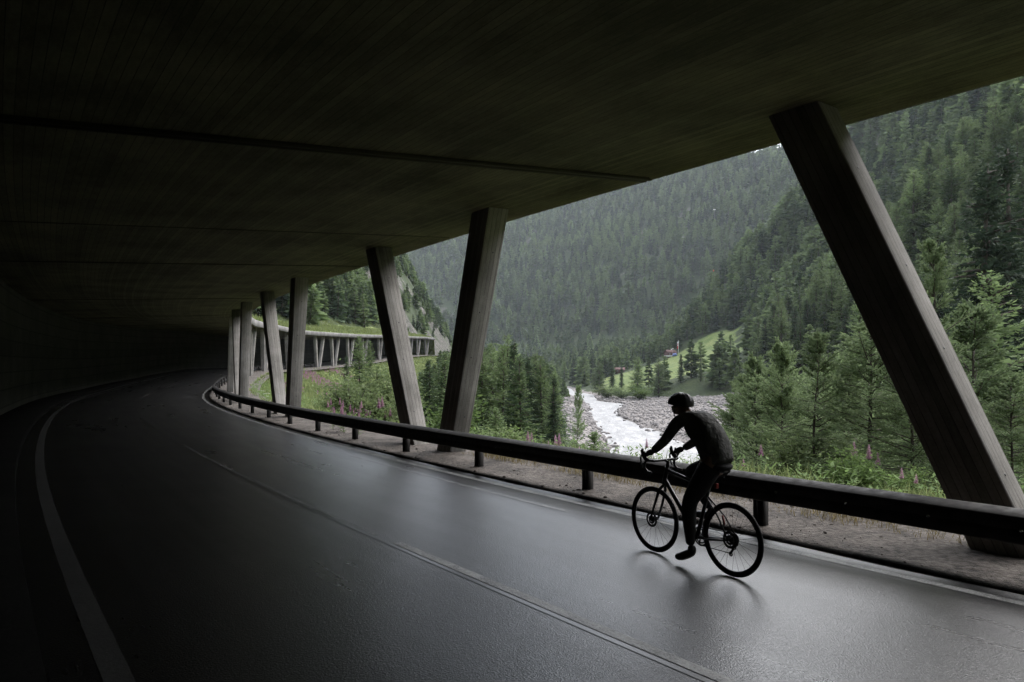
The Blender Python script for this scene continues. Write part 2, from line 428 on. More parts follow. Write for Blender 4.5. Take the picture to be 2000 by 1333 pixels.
# ------------------------------------------------------------------ guardrail
gr = empty('guardrail', tuple(cpt(4, 2.15)), 0, label='dark steel guardrail on short posts between the wet road and the slanted columns', category='guardrail')
gr_loc = Vector(gr.location)
def grpart(o):
    o.parent = gr; o.matrix_parent_inverse = Matrix.Translation(-gr_loc); return o
RP = [(2.085, .645), (2.10, .645), (2.235, .598), (2.246, .585), (2.25, .505), (2.235, .482), (2.235, .470), (2.25, .447), (2.25, .365), (2.215, .345), (2.10, .335), (2.10, .345), (2.20, .356), (2.238, .375), (2.238, .44), (2.213, .466), (2.213, .486), (2.230, .512), (2.228, .575), (2.085, .632)]
grpart(loft_obj('rail_beam', np.concatenate([np.arange(-30, 60, .5), np.arange(60, 121, 1.)]), RP, M['steel'], closed=True, capped=True))
for k in range(-12, 38):
    s = 7.22 + 2.99 * k
    if s < -29: continue
    th = head(s); t = np.array([-math.sin(th), math.cos(th), 0]); n = np.array([math.cos(th), math.sin(th), 0]); R = np.stack([t, n, [0, 0, 1]], 1)
    mb = MB(); c = cpt(s, 2.02)
    for off, dim in ((np.array([0, -.045, 0]), (.012, .01, 1)),):
        pass
    for a, b, w, dd in ((-.06, 0, .012, .12), (.06, 0, .012, .12), (0, .02, .108, .012)):
        mb.box(c + t * a + n * b + np.array([0, 0, .13]), (w, dd, .96), R)
    mb.box(c + n * -.085 + np.array([0, 0, .47]), (.09, .06, .2), R)
    grpart(mb.build('post', M['steel']))
for k in range(-6, 20):                 # overlapped rail sections
    s = .9 + 4.0 * k
    if s < 60: grpart(loft_obj('splice_plate', np.arange(s - .16, s + .17, .08), [(d + .004, z) for d, z in RP[2:9]], M['steel']))
for s in (-3.1, 1.55, 2.3, 3.1, 3.9, 8.9, 9.35, 9.8, 12.1, 13.0, 17.6, 18.0):  # bright metal studs stand in for daylight showing through rail holes
    mb = MB(); c = cpt(s, 2.235, .476); th = head(s); n = np.array([math.cos(th), math.sin(th), 0])
    mb.tube([c, c - n * .006, c - n * .012], [.02, .018, .010], 8); grpart(mb.build('hole_light', M['holelight']))

# ------------------------------------------------------------------ terrain outside
RY = np.array([-200, -60, 20, 45, 70, 90, 106, 130, 145, 165, 190, 213, 257, 280, 337, 380, 420, 500, 650, 800, 1000.])
RL = np.array([70, 60, 46, 35, 24, 17.5, 15, 17.8, 18.8, 20, 21, 24, 27.6, 28.5, 29, 30, 28, 22, -5, -70, -300.])
RR = np.array([86, 76, 62, 52, 45, 40, 35, 32, 31.5, 31, 30, 33, 43, 36, 40, 34, 36, 32, 8, -50, -270.])
FP = np.array([(105, -300), (84, 0), (68, 60), (64, 120), (70, 180), (86, 240), (116, 310), (146, 390), (118, 470), (120, 540), (165, 630), (205, 740), (150, 850), (50, 920), (-120, 985), (-330, 1020), (-700, 1060), (-1300, 1080.)])
def sd_poly(x, y, P):
    """signed distance to an open polyline, positive on its right side when walking along it"""
    best = np.full(x.shape, 1e9); sg = np.ones(x.shape)
    for a, b in zip(P[:-1], P[1:]):
        d = b - a; L = d.dot(d); t = np.clip(((x - a[0]) * d[0] + (y - a[1]) * d[1]) / L, 0, 1)
        ex = x - a[0] - t * d[0]; ey = y - a[1] - t * d[1]; q = np.hypot(ex, ey); cr = d[1] * (x - a[0]) - d[0] * (y - a[1])
        m = q < best; best = np.where(m, q, best); sg = np.where(m, np.sign(cr), sg)
    return best * sg
_CS = np.arange(0, len(SS), 4)
def edge_dist(x, y):
    """distance outside the gallery edge (positive on the valley side) and the arc length there"""
    x = np.ravel(x); y = np.ravel(y); D = np.empty(len(x)); A = np.empty(len(x))
    cx, cy, th = CX[_CS], CY[_CS], TH[_CS]
    for i in range(0, len(x), 4000):
        dx = x[i:i + 4000, None] - cx; dy = y[i:i + 4000, None] - cy; q = dx * dx + dy * dy; k = q.argmin(1)
        r = np.arange(len(k)); n = dx[r, k] * np.cos(th[k]) + dy[r, k] * np.sin(th[k]); tt = -dx[r, k] * np.sin(th[k]) + dy[r, k] * np.cos(th[k])
        D[i:i + 4000] = np.where(abs(tt) < 2, n, np.sign(n) * np.sqrt(q[r, k])); A[i:i + 4000] = SS[_CS][k] + np.clip(tt, -2, 2)
    return D, A
WZ = -12.0
def terrain(x, y, zones=False):
    sh = np.shape(x); x = np.ravel(np.asarray(x, float)); y = np.ravel(np.asarray(y, float))
    dg, s = edge_dist(x, y)
    xl = np.interp(y, RY, RL); xr = np.interp(y, RY, RR)
    dl = np.maximum(xl - x, 0); dr = x - xr
    g = np.maximum(dg, 0); tt = g / (g + dl + 1e-6)
    pe = np.interp(s, [-10, 3, 11, 22], [1.6, 1.45, 1.0, .82]); tt = tt ** pe
    zl = (zp(s) - .12) * (1 - tt) + (WZ + .25) * tt
    zl = zl + fbm(x, y, 9, 3) * .5 * np.clip(g / 8, 0, 1) * np.clip(dl / 8, 0, 1)
    zl = np.where(dl <= 0, WZ - .8, zl)
    gw = np.interp(y, [60, 120, 150, 275, 300, 350], [10, 22, 42, 40, 8, 6.])
    sl = np.interp(y, [0, 200, 280, 330, 480, 560], [.10, .12, .18, .27, .27, .2])
    r = np.maximum(dr, 0)
    zr_ = WZ + .3 + np.minimum(r, gw) * .022 + sl * np.maximum(r - gw, 0) + .35 * sstep(0, 3, r)
    df = sd_poly(x, y, FP)
    lump = fbm(x, y, 120, 4)
    up = np.log1p(np.exp(np.clip((df + 8 * lump) / 10, -30, 30))) * 10
    up = np.where(df > 250, df + 8 * lump, up)
    zw = zr_ + up * np.interp(y, [300, 380, 520, 640], [.93, 1.18, 1.26, .80]) - sl * np.maximum(df, 0) * .9
    zc = np.interp(y, [-200, 100, 300, 430, 540, 640, 900, 1100, 1400, 1700], [110, 135, 175, 295, 365, 330, 330, 364, 408, 480]) * (1 + .05 * lump)
    zr_ = np.where(zw > zc - 60, zc - 60 * np.exp(-np.clip((zw - zc + 60) / 60, 0, 30)), zw)
    zr_ = zr_ + lump * np.clip(df / 25, 0, 1) * 11
    z = np.where(dr > 0, zr_, zl)
    inside = (dg < -1.2) & (s < 700)
    z = np.where(inside, zp(s) - .8, z)
    if not zones: return z.reshape(sh)
    nz = fbm(x, y, 14, 3)
    q_ = x / np.maximum(y, 1) + .02 * nz + (y - 380) * 1e-4
    mead = sstep(306, 330, y + 12 * nz) * (1 - sstep(440, 470, y)) * sstep(.122, .15, q_) * (1 - sstep(.305, .36, q_)) * (1 - sstep(4, 12, df + 3 * nz)) * (dr > 6)
    near = np.clip(1 - g / 30, 0, 1) * (dr < 0)
    mead = np.maximum(mead, near * .62 + .35 * (dr < 0) * sstep(0, .25, nz))
    grav = (dr > -.5) * (1 - sstep(gw - 3, gw + 3, dr + 2 * nz)) + (dl < 9) * (dr < 0) * (1 - sstep(4, 8, dl + 3 * nz))
    rock = sstep(.5, .68, fbm(x, y, 55, 3)) * sstep(60, 120, df) * .8 + sstep(.62, .75, fbm(x + 300, y, 30, 3)) * (df > 5) * .6
    return z.reshape(sh), np.stack([mead, rock, np.clip(grav, 0, 1)], 1)
def axis(a): return np.concatenate([np.arange(x0, x1, st) for x0, x1, st in a])
GX = axis([(-520, -120, 20), (-120, -60, 6), (-60, -30, 3), (-30, 60, 1.25), (60, 130, 2.5), (130, 340, 6), (340, 900, 14)])
GY = axis([(-160, -20, 10), (-20, 70, 1.25), (70, 320, 2.5), (320, 520, 5), (520, 1700, 14)])
XX, YY = np.meshgrid(GX, GY)
ZZ, ZN = terrain(XX, YY, True)
def grid_faces(ny, nx):
    i = np.arange(ny - 1)[:, None] * nx + np.arange(nx - 1)[None, :]
    return np.stack([i, i + 1, i + nx + 1, i + nx], -1).reshape(-1, 4)
def zone_attr(me, Z):
    a = me.color_attributes.new('zone', 'FLOAT_COLOR', 'POINT'); a.data.foreach_set('color', np.concatenate([Z, np.ones((len(Z), 1))], 1).astype(np.float32).ravel())
me = mesh_np('valley_terrain', np.stack([XX, YY, ZZ], -1).reshape(-1, 3), grid_faces(len(GY), len(GX)), M['terrain'], True); zone_attr(me, ZN)
obj('valley_terrain', me, kind='structure')
# the mountain side above the gallery roof, and the road cut beyond its end
HS = np.concatenate([np.arange(-60, 60, 4.), np.arange(60, 238, 3.), [S_END - .2, S_END + 1.2], np.arange(S_END + 4, 420, 3.), np.arange(420, 760, 8.)])
HO = np.concatenate([[.36, 1.5, 3, 5, 7, 9, 10.6, 12, 14, 16, 18, 20], np.arange(23, 60, 3.), np.arange(60, 320, 10.)])
def hill(s, o):
    s = np.asarray(s, float); o = np.asarray(o, float)
    g = np.clip((S_END + .5 - s) / 1.2, 0, 1)
    th = hc(0) + .63 + .17 * np.clip(o, 0, 12) + .8 * np.maximum(o - 12.5, 0)
    cut = -.1 + 1.6 * np.clip(o - 10, 0, 36) + 1.2 * np.maximum(o - 46, 0)
    z = np.where(g > .5, th, cut)
    P = cpt(s, 0); nz = fbm(P[..., 0] - o * .8, P[..., 1] + o * .5, 26, 4)
    amp = np.clip((o - 11) / 12, 0, 1) * np.where(g > .5, 3.0, 5.5)
    z = z + nz * amp + zp(s)
    q = cpt(s, 0); th_ = np.interp(s, SS, TH)
    return np.stack([q[..., 0] - np.cos(th_) * o, q[..., 1] - np.sin(th_) * o, z], -1), nz
A, B = np.meshgrid(HS, HO, indexing='ij')
HV, hn = hill(A, B)
rk = ((A > S_END) * (B > 9.5) * sstep(-.2, .35, hn - .0 - (B - 30) / 70 - (A - 330) / 300) + (B > 25) * sstep(.5, .65, hn) * .7)
md = (A < S_END) * (B < 12.5) * .95 + (A > S_END) * (B < 10) * .6 + (B > 12) * sstep(.25, .5, -hn) * .5
me = mesh_np('mountain_side', HV.reshape(-1, 3), grid_faces(len(HS), len(HO))[:, ::-1], M['terrain'], True)
zone_attr(me, np.stack([md.ravel(), np.clip(rk, 0, 1).ravel(), 0 * md.ravel()], 1)); obj('mountain_side', me, kind='structure')
def meadow_at(px_, py, y0=335, y1=470):
    '''first ground point along a viewing direction that lies as high as the given picture level'''
    Y = np.arange(y0, y1, 1.); x = (px_ - 1000) / F * Y; r = HOR - F * (terrain(x, Y) - EYE) / Y; k = int(np.argmax(r <= py)) if (r <= py).any() else int(r.argmin()); return float(x[k]), float(Y[k])
# river
ry = np.arange(-60, 620, 4.); U = np.linspace(-.08, 1.08, 15)
a = np.interp(ry, RY, RL)[:, None]; b = np.interp(ry, RY, RR)[:, None]
rx = a + (b - a) * U; ryy = np.repeat(ry[:, None], len(U), 1)
rz = WZ - .05 + .16 * fbm(rx, ryy, 5, 3) + np.maximum(ryy - 250, 0) * .004
me = mesh_np('river', np.stack([rx, ryy, rz], -1).reshape(-1, 3), grid_faces(len(ry), len(U)), M['water'], True); obj('river', me, kind='structure')
# ------------------------------------------------------------------ vegetation building blocks
GA = 2.399963
def unit(v): return v / (np.linalg.norm(v, axis=-1, keepdims=True) + 1e-9)
def cards(P, D, W):
    """diamond shaped sprays: root P, length vector D, half width vector W"""
    V = np.stack([P, P + D * .45 + W, P + D, P + D * .45 - W], 1).reshape(-1, 3)
    return V, np.arange(len(V)).reshape(-1, 4)
def branch_set(H, R, nb, kind, rng, b0):
    u = np.sort(rng.uniform(0, 1, nb) ** (.9 if kind != 'young' else 1.0))
    az = np.arange(nb) * GA + rng.uniform(-.8, .8, nb)
    if kind == 'spruce': prof = (1 - u) ** .85 * (.9 + .1 * np.sin(u * 20))
    elif kind == 'young': prof = (1 - u) ** .82 * (.8 + .2 * np.minimum(1, u * 5)) + .012
    else: prof = np.minimum(1, (1 - u) ** .72 * 1.05) * (.72 + .28 * np.minimum(1, u * 4))
    lob = 1 + .16 * np.sin(az * 2 + rng.uniform(0, 6)) + .10 * np.sin(az * 3 + u * 9)
    L = R * prof * rng.uniform(.5 if kind == 'young' else .62, 1.3, nb) * lob + .02 * H
    if kind == 'spruce': e0 = -.32 + .8 * u ** 1.5
    elif kind == 'young': e0 = .0 + .78 * u + rng.uniform(-.28, .28, nb)
    else: e0 = -.10 + .75 * u ** 1.3 + rng.uniform(-.15, .15, nb)
    z0 = H * (b0 + (1 - b0 - .015) * u)
    return u, az, L, e0, z0
def bpoint(t, az, L, e0, z0, droop, up):
    x = np.cos(az) * L * t; y = np.sin(az) * L * t
    z = z0 + L * (np.tan(e0) * t - droop * t ** 2 + up * t ** 3)
    return np.stack([x, y, z], -1)
def far_tree(kind, seed, H=1.0, R=.2, nb=95):
    rng = np.random.default_rng(seed)
    u, az, L, e0, z0 = branch_set(H, R, nb, kind, rng, .06)
    P = bpoint(np.full(nb, .08), az, L, e0, z0, .2, .1); Q = bpoint(np.full(nb, 1.), az, L, e0, z0, .3, .15)
    D = Q - P; side = np.stack([-np.sin(az), np.cos(az), 0 * az], -1); up = unit(np.cross(D, side))
    vs, fs = [], []; n = 0
    for ang, w in ((rng.uniform(-.5, .5, nb), .30), (rng.uniform(.9, 1.9, nb), .20)):
        W = (side * np.cos(ang)[:, None] + up * np.sin(ang)[:, None]) * (L * w + .012 * H)[:, None]
        v, f = cards(P + rng.normal(0, .01 * H, P.shape), D * rng.uniform(.75, 1.1, nb)[:, None], W); vs.append(v); fs.append(f + n); n += len(v)
    mi = np.zeros(sum(len(f) for f in fs), np.int32)
    a = np.arange(4) * math.pi / 2; r0 = .014 * H
    tv = np.concatenate([np.stack([np.cos(a) * r0, np.sin(a) * r0, 0 * a - .04 * H], 1), np.stack([np.cos(a) * r0 * .2, np.sin(a) * r0 * .2, 0 * a + .97 * H], 1)])
    tf = np.array([[i, (i + 1) % 4, 4 + (i + 1) % 4, 4 + i] for i in range(4)]) + n
    return mesh_np('conifer_far', np.concatenate(vs + [tv]), np.concatenate(fs + [tf]), mats=[M['spruce' if kind == 'spruce' else 'larch'], M['bark']], mi=np.concatenate([mi, np.ones(4, np.int32)]))
def mid_tree(kind, seed, H=1.0, R=.2, nb=120, b0=.08, m=None):
    """crown of many sprays on drooping limbs + trunk with limbs, unit height"""
    rng = np.random.default_rng(seed); u, az, L, e0, z0 = branch_set(H, R, nb, kind, rng, b0)
    vs, fs = [], []; n = 0; dr, upw = (.35, .25) if kind == 'spruce' else (.25, .2)
    for j, t in enumerate((.16, .32, .48, .64, .8, .93)):
        P = bpoint(np.full(nb, t - .06), az, L, e0, z0, dr, upw); Q = bpoint(np.full(nb, t + .14), az, L, e0, z0, dr, upw)
        T = unit(Q - P); S = np.stack([-np.sin(az), np.cos(az), 0 * az], -1)
        l = (L * (1.0 - .62 * t) * .33 + .008 * H)
        for sg in (-1, 1):
            D = unit(T * rng.uniform(.5, 1.0, nb)[:, None] + sg * S * rng.uniform(.5, 1.1, nb)[:, None] + np.array([0, 0, 1.]) * rng.uniform(-.5, .25, nb)[:, None]) * (l * rng.uniform(.6, 1.25, nb))[:, None]
            W = unit(np.cross(D, rng.normal(size=D.shape))) * (l * rng.uniform(.13, .24, nb))[:, None]
            v, f = cards(P + rng.normal(0, .004 * H, P.shape), D, W); vs.append(v); fs.append(f + n); n += len(v)
        if kind == 'spruce' or j % 2:
            D = np.array([0, 0, -1.]) * (l * rng.uniform(.3, .7, nb))[:, None] + T * (l * .3)[:, None]
            v, f = cards(P, D, S * (l * .18)[:, None]); vs.append(v); fs.append(f + n); n += len(v)
    P = bpoint(np.full(nb, .85), az, L, e0, z0, dr, upw); Q = bpoint(np.full(nb, 1.12), az, L, e0, z0, dr, upw)
    v, f = cards(P, Q - P, np.stack([-np.sin(az), np.cos(az), 0 * az], -1) * (L * .05 + .004)[:, None]); vs.append(v); fs.append(f + n); n += len(v)
    crown = mesh_np('crown', np.concatenate(vs), np.concatenate(fs), m or M['spruce' if kind == 'spruce' else 'larch'])
    mb = MB(); k = np.linspace(0, 1, 7); mb.tube(np.stack([.006 * np.sin(k * 5 + seed), .006 * np.cos(k * 4), -.05 + 1.03 * k], 1), .017 * (1 - k) ** .8 + .0012, 7)
    for i in range(0, nb, 5):
        tt = np.linspace(0, .8, 4); mb.tube(bpoint(tt, az[i], L[i], e0[i], z0[i], dr, upw), .0045 * (1 - tt) + .0008, 4, False)
    return crown, mb.mesh('trunk', M['bark'])
def young_tree(seed, R=.30, nb=135, b0=.01):
    """wispy young larch, unit height, long thin twigs"""
    rng = np.random.default_rng(seed); u, az, L, e0, z0 = branch_set(1., R, nb, 'young', rng, b0)
    vs, fs = [], []; n = 0
    mb = MB(); k = np.linspace(0, 1, 9); lean = rng.normal(0, .012, 2)
    mb.tube(np.stack([lean[0] * np.sin(k * 4), lean[1] * np.sin(k * 5), -.06 + 1.06 * k], 1), .0095 * (1 - k) ** .9 + .001, 6)
    for i in range(nb):
        tt = np.linspace(0, 1, 5); mb.tube(bpoint(tt, az[i], L[i], e0[i], z0[i], .22, .24), .0032 * (1 - tt) + .0006, 3, False)
    for t in np.concatenate([np.linspace(.08, .98, 18)]):
        P = bpoint(np.full(nb, t), az, L, e0, z0, .22, .24); Q = bpoint(np.full(nb, t + .05), az, L, e0, z0, .22, .24)
        T = unit(Q - P); S = np.stack([-np.sin(az), np.cos(az), 0 * az], -1)
        for sg in (-1, 1):
            keep = rng.uniform(size=nb) < .88
            l = (L * (1.02 - t) * .42 + .016) * rng.uniform(.5, 1.4, nb)
            D = unit(T * rng.uniform(.5, 1.1, nb)[:, None] + sg * S * rng.uniform(.3, 1., nb)[:, None] + np.array([0, 0, 1.]) * rng.uniform(-.55, .45, nb)[:, None]) * l[:, None]
            W0 = unit(np.cross(D, rng.normal(size=D.shape)))
            P1, D1, W1, l1 = P[keep], D[keep], W0[keep], l[keep]
            v, f = cards(P1, D1, W1 * .0016); vs.append(v); fs.append(f + n); n += len(v)
            for q in (.16, .3, .44, .58, .72, .86):          # needle tufts along the twig
                d = unit(rng.normal(size=P1.shape)) * .6 + unit(D1); d = unit(d) * rng.uniform(.008, .017, len(P1))[:, None]
                w = unit(np.cross(d, rng.normal(size=d.shape))) * rng.uniform(.0018, .0036, len(P1))[:, None]
                v, f = cards(P1 + D1 * q, d, w); vs.append(v); fs.append(f + n); n += len(v)
    # leading shoots
    for q in range(26):
        z = 1 - .34 * rng.uniform() ** 1.5; a = rng.uniform(0, 6.28); l = .03 + .10 * (1.02 - z) / .3
        d = np.array([math.cos(a) * .8, math.sin(a) * .8, .75]) * l
        v, f = cards(np.array([[0, 0, z]]), d[None], np.array([[-math.sin(a), math.cos(a), 0]]) * .0022); vs.append(v); fs.append(f + n); n += len(v)
    return mesh_np('crown', np.concatenate(vs), np.concatenate(fs), M['younglarch']), mb.mesh('trunk', M['bark'])
def bush_mesh(seed, n=2600, m=None, tall=1.):
    rng = np.random.default_rng(seed); mb = MB(); vs = []; fs = []; k = 0
    st = []
    for i in range(16):
        a = rng.uniform(0, 6.28); r = rng.uniform(.1, .5); t = np.linspace(0, 1, 5)
        h = rng.uniform(.55, 1.) * tall
        p = np.stack([np.cos(a) * r * t ** 1.4, np.sin(a) * r * t ** 1.4, h * t - .04], 1); st.append((p, h)); mb.tube(p, .014 * (1 - t) + .002, 5, False)
    idx = rng.integers(0, 16, n); t = rng.uniform(.2, 1.03, n) ** .7
    P = np.stack([np.array([np.interp(tt, np.linspace(0, 1, 5), st[i][0][:, c]) for i, tt in zip(idx, t)]) for c in range(3)], 1)
    P += rng.normal(0, .075, P.shape) * np.array([1, 1, .8])
    D = unit(rng.normal(size=P.shape) + np.array([0, 0, .35])) * rng.uniform(.035, .075, n)[:, None]
    W = unit(np.cross(D, rng.normal(size=D.shape))) * rng.uniform(.010, .02, n)[:, None]
    v, f = cards(P, D, W)
    return mesh_np('foliage', v, f, m or M['bush']), mb.mesh('stem', M['bark'])

# ------------------------------------------------------------------ where the trees stand
ROOFX = [504, 540, 640, 710, 900, 995, 1225, 1663, 2000]; ROOFY = [591, 575, 540, 520, 458, 430, 350, 232, 140]
def project(x, y, z): return 1000 + F * x / y, HOR - F * (z - EYE) / y
def wpos(px, Y): return (px - 1000) / F * Y, Y
T = []   # x, y, z, H, kind, mode, label key
def scatter_right():
    out = []
    for y0, y1, st in ((20, 420, 5.2), (420, 720, 6.6), (720, 1640, 9.2)):
        gx, gy = np.meshgrid(np.arange(-420, 860, st), np.arange(y0, y1, st)); n = gx.size
        x = gx.ravel() + RNG.uniform(-.45, .45, n) * st; y = gy.ravel() + RNG.uniform(-.45, .45, n) * st
        px = 1000 + F * x / y; m = (px > 780) & (px < 2350) & (y > 18); x, y = x[m], y[m]
        z, zn = terrain(x, y, True); dr = x - np.interp(y, RY, RR); df = sd_poly(x, y, FP); gw = np.interp(y, [60, 120, 150, 275, 300, 350], [10, 22, 42, 40, 8, 6.])
        lat = fbm(x, y, 22, 2)
        m = (dr > gw + 4) & (zn[:, 0] < .25) & (zn[:, 1] < .5) & (zn[:, 2] < .4)
        dens = np.where(df > 0, .93, np.where(y < 230, .62, .42)); m &= RNG.uniform(size=len(x)) < dens + .25 * lat
        m &= ~((y > 285) & (y < 330) & (df < 0) & (x / y > .12) & (x / y < .34) & (RNG.uniform(size=len(x)) < .6))
        x, y, z, df = x[m], y[m], z[m], df[m]
        H = RNG.uniform(11, 23, len(x)) * (1 + .22 * fbm(x, y, 40, 2)); H = np.where(df < 0, H * .78, H); H = np.where((y < 110), H * .85, H)
        H = H * np.where(y > 720, 1.12, 1)
        sp = fbm(x + 50, y, 45, 3) + RNG.normal(0, .38, len(x)) > .32
        out.append(np.stack([x, y, z, H, sp, 0 * x], 1))
    return np.concatenate(out)
def scatter_left():
    gx, gy = np.meshgrid(np.arange(-40, 30, 4.0), np.arange(50, 360, 4.0)); n = gx.size
    x = gx.ravel() + RNG.uniform(-1.8, 1.8, n); y = gy.ravel() + RNG.uniform(-1.8, 1.8, n)
    dg, s = edge_dist(x, y); xl = np.interp(y, RY, RL); z, zn = terrain(x, y, True); px = 1000 + F * x / y
    m = (dg > 9) & (x < xl - 5) & (RNG.uniform(size=n) < np.where(px > 860, .78, .30) + .35 * fbm(x, y, 16, 2)) & ~((px > 1085) & (y < 260))
    m &= ~((px < 790) & (y < 150) & (RNG.uniform(size=n) < .8))
    x, y, z, dg, px = x[m], y[m], z[m], dg[m], px[m]
    H = RNG.uniform(5.5, 11, len(x)) * np.clip(.55 + dg / 45, .5, 1.15); H = np.where((px < 850), H * .62, H)
    top = 1.922 + (HOR - np.interp(px, [600, 850, 940, 1000, 1070, 1110], [700, 690, 640, 655, 700, 760])) / F * y
    H = np.minimum(H, np.maximum(top - z, 2.5) * RNG.uniform(.8, 1.05, len(x)))
    sp = RNG.uniform(size=len(x)) < .28
    return np.stack([x, y, z, H, sp, 0 * x + 1], 1)
def scatter_hill():
    g1 = np.meshgrid(np.arange(55, 250, 3.0), np.arange(11.5, 50, 2.8)); g2 = np.meshgrid(np.arange(40, 560, 4.6), np.arange(50, 210, 4.6)); g3 = np.meshgrid(np.arange(250, 560, 4.2), np.arange(13, 50, 4.2))
    gs = np.concatenate([g[0].ravel() for g in (g1, g2, g3)]); go = np.concatenate([g[1].ravel() for g in (g1, g2, g3)]); n = gs.size
    s = gs + RNG.uniform(-1.6, 1.6, n); o = go + RNG.uniform(-1.5, 1.5, n)
    P, nz = hill(s, o); x, y, z = P.T; px = 1000 + F * x / y
    bare = (s > S_END - 6) & (o < 46 + 10 * nz) & (s < 400); m = (px > 470) & (px < 1150) & (RNG.uniform(size=n) < np.where(bare, .46, .93)) & ((o > 14) | (RNG.uniform(size=n) < .05))
    x, y, z, o, s, b = x[m], y[m], z[m], o[m], s[m], bare[m]
    H = RNG.uniform(8, 14.5, len(x)) * np.clip(.6 + o / 60, .6, 1.15) * np.where(b, .55, 1)
    sp = (RNG.uniform(size=len(x)) < np.where(s > 300, .5, .25))
    return np.stack([x, y, z - .3, H, sp, 0 * x + 2], 1)
TR = np.concatenate([scatter_right(), scatter_left(), scatter_hill()])
px, pb = project(TR[:, 0], TR[:, 1], TR[:, 2]); _, pt = project(TR[:, 0], TR[:, 1], TR[:, 2] + TR[:, 3])
inview = (px > 500) & (px < 1995) & (pt > np.interp(px, ROOFX, ROOFY) + 4) & (pb > 200) & (pt < 900)
size = TR[:, 3] / TR[:, 1]
order = np.argsort(-np.where(inview, size, -1))
near_ids = order[:262]
far_mask = np.ones(len(TR), bool); far_mask[near_ids] = False

FARM = [far_tree('larch', 1), far_tree('larch', 2, R=.175), far_tree('larch', 3, R=.22), far_tree('larch', 4, R=.16, nb=80), far_tree('spruce', 5, R=.16), far_tree('spruce', 6, R=.135)]
MIDM = {0: [mid_tree('larch', 21, R=.20, nb=210), mid_tree('larch', 22, R=.235, nb=200), mid_tree('larch', 23, R=.17, nb=220)],
        1: [mid_tree('spruce', 24, R=.17, nb=260), mid_tree('spruce', 25, R=.145, nb=250)]}
GROUPS = ['forest trees on the opposite slope', 'trees on the bank below the road', 'forest trees above the gallery']
def region(x, y, kind):
    nm = 'dark spruce' if kind else 'soft green larch'
    p = 1000 + F * x / y
    return nm, p
def lab(row):
    x, y, z, H, sp, g = row; nm, p = region(x, y, sp)
    if g == 0:
        if y < 130: w = 'tall near the guardrail side of the valley, beside the leaning right column' if p > 1750 else 'in the loose wood between gravel bar and leaning right column'
        elif p > 1700: w = 'in the dense slope forest right of the leaning near column'
        elif p > 1440: w = 'in the slope forest left of the leaning near column'
        elif y < 345: w = 'in the row between river gravel and bright meadow'
        else: w = 'in the forest edge behind the bright meadow'
        return nm + ' ' + w
    if g == 1:
        if p < 800: return nm + ' on the flowery bank below the far gallery'
        if p < 950: return nm + ' seen around the middle column pair below the road'
        return nm + ' on the steep bank left of the white river'
    if y < 250: return nm + ' rising behind the grassy gallery roof'
    return nm + ' on the rocky spur beyond the gallery end'
def inst_tree(x, y, z, H, sc, meshes, name, label, group, cat, rz=None, tilt=0.):
    e = empty(name, (x, y, z - .1), random.uniform(0, 6.28) if rz is None else rz, label=label, category=cat, group=group)
    e.scale = (H * sc, H * sc, H); e.rotation_euler[0] = tilt
    obj('crown', meshes[0], e); obj('trunk', meshes[1], e); return e
src = {}
for i in near_ids:
    x, y, z, H, sp, g = TR[i]; sp = int(sp); nm = 'spruce_tree' if sp else 'larch_tree'; cat = 'spruce tree' if sp else 'larch tree'
    nmid = MIDM[sp]; L_ = lab(TR[i]); grp = L_
    if size[i] > .055:
        inst_tree(x, y, z, H, random.uniform(.9, 1.25), nmid[int(RNG.integers(len(nmid)))], nm, L_, grp, cat)
    else:
        k = int(RNG.integers(4, 6)) if sp else int(RNG.integers(0, 4))
        o = obj(nm, FARM[k], label=L_, category=cat, group=grp); o.location = (x, y, z - .1); o.rotation_euler = (0, 0, random.uniform(0, 6.28)); w = H * random.uniform(1.1, 1.6); o.scale = (w, w, H)
        src.setdefault(k, o)
for k in range(6):
    if k not in src:
        i = order[262 + k]; x, y, z, H, sp, g = TR[i]; far_mask[i] = False
        o = obj('spruce_tree' if k > 3 else 'larch_tree', FARM[k], label=lab((x, y, z, H, int(k > 3), g)), category='spruce tree' if k > 3 else 'larch tree', group=lab((x, y, z, H, int(k > 3), g))); o.location = (x, y, z - .1); o.scale = (H, H, H); src[k] = o
# the rest of the forest: one mass, instances of those trees
R_ = TR[far_mask]; n = len(R_)
me = bpy.data.meshes.new('forest_mass'); me.vertices.add(n); me.vertices.foreach_set('co', R_[:, :3].astype(np.float32).ravel())
kd = np.where(R_[:, 4] > .5, RNG.integers(4, 6, n), RNG.integers(0, 4, n)).astype(np.int32)
w = R_[:, 3] * RNG.uniform(1.1, 1.75, n)
me.attributes.new('kind', 'INT', 'POINT').data.foreach_set('value', kd)
me.attributes.new('scl', 'FLOAT_VECTOR', 'POINT').data.foreach_set('vector', np.stack([w, w, R_[:, 3]], 1).astype(np.float32).ravel())
me.attributes.new('rot', 'FLOAT_VECTOR', 'POINT').data.foreach_set('vector', np.stack([RNG.normal(0, .03, n), RNG.normal(0, .03, n), RNG.uniform(0, 6.28, n)], 1).astype(np.float32).ravel())
fo = obj('forest_mass', me, kind='stuff')
ng = bpy.data.node_groups.new('forest', 'GeometryNodeTree')
ng.interface.new_socket('Geometry', in_out='INPUT', socket_type='NodeSocketGeometry'); ng.interface.new_socket('Geometry', in_out='OUTPUT', socket_type='NodeSocketGeometry')
gi = ng.nodes.new('NodeGroupInput'); go = ng.nodes.new('NodeGroupOutput'); jn = ng.nodes.new('GeometryNodeJoinGeometry')
def named(nm, ty):
    a = ng.nodes.new('GeometryNodeInputNamedAttribute'); a.data_type = ty; a.inputs['Name'].default_value = nm
    return [s for s in a.outputs if s.enabled][0]
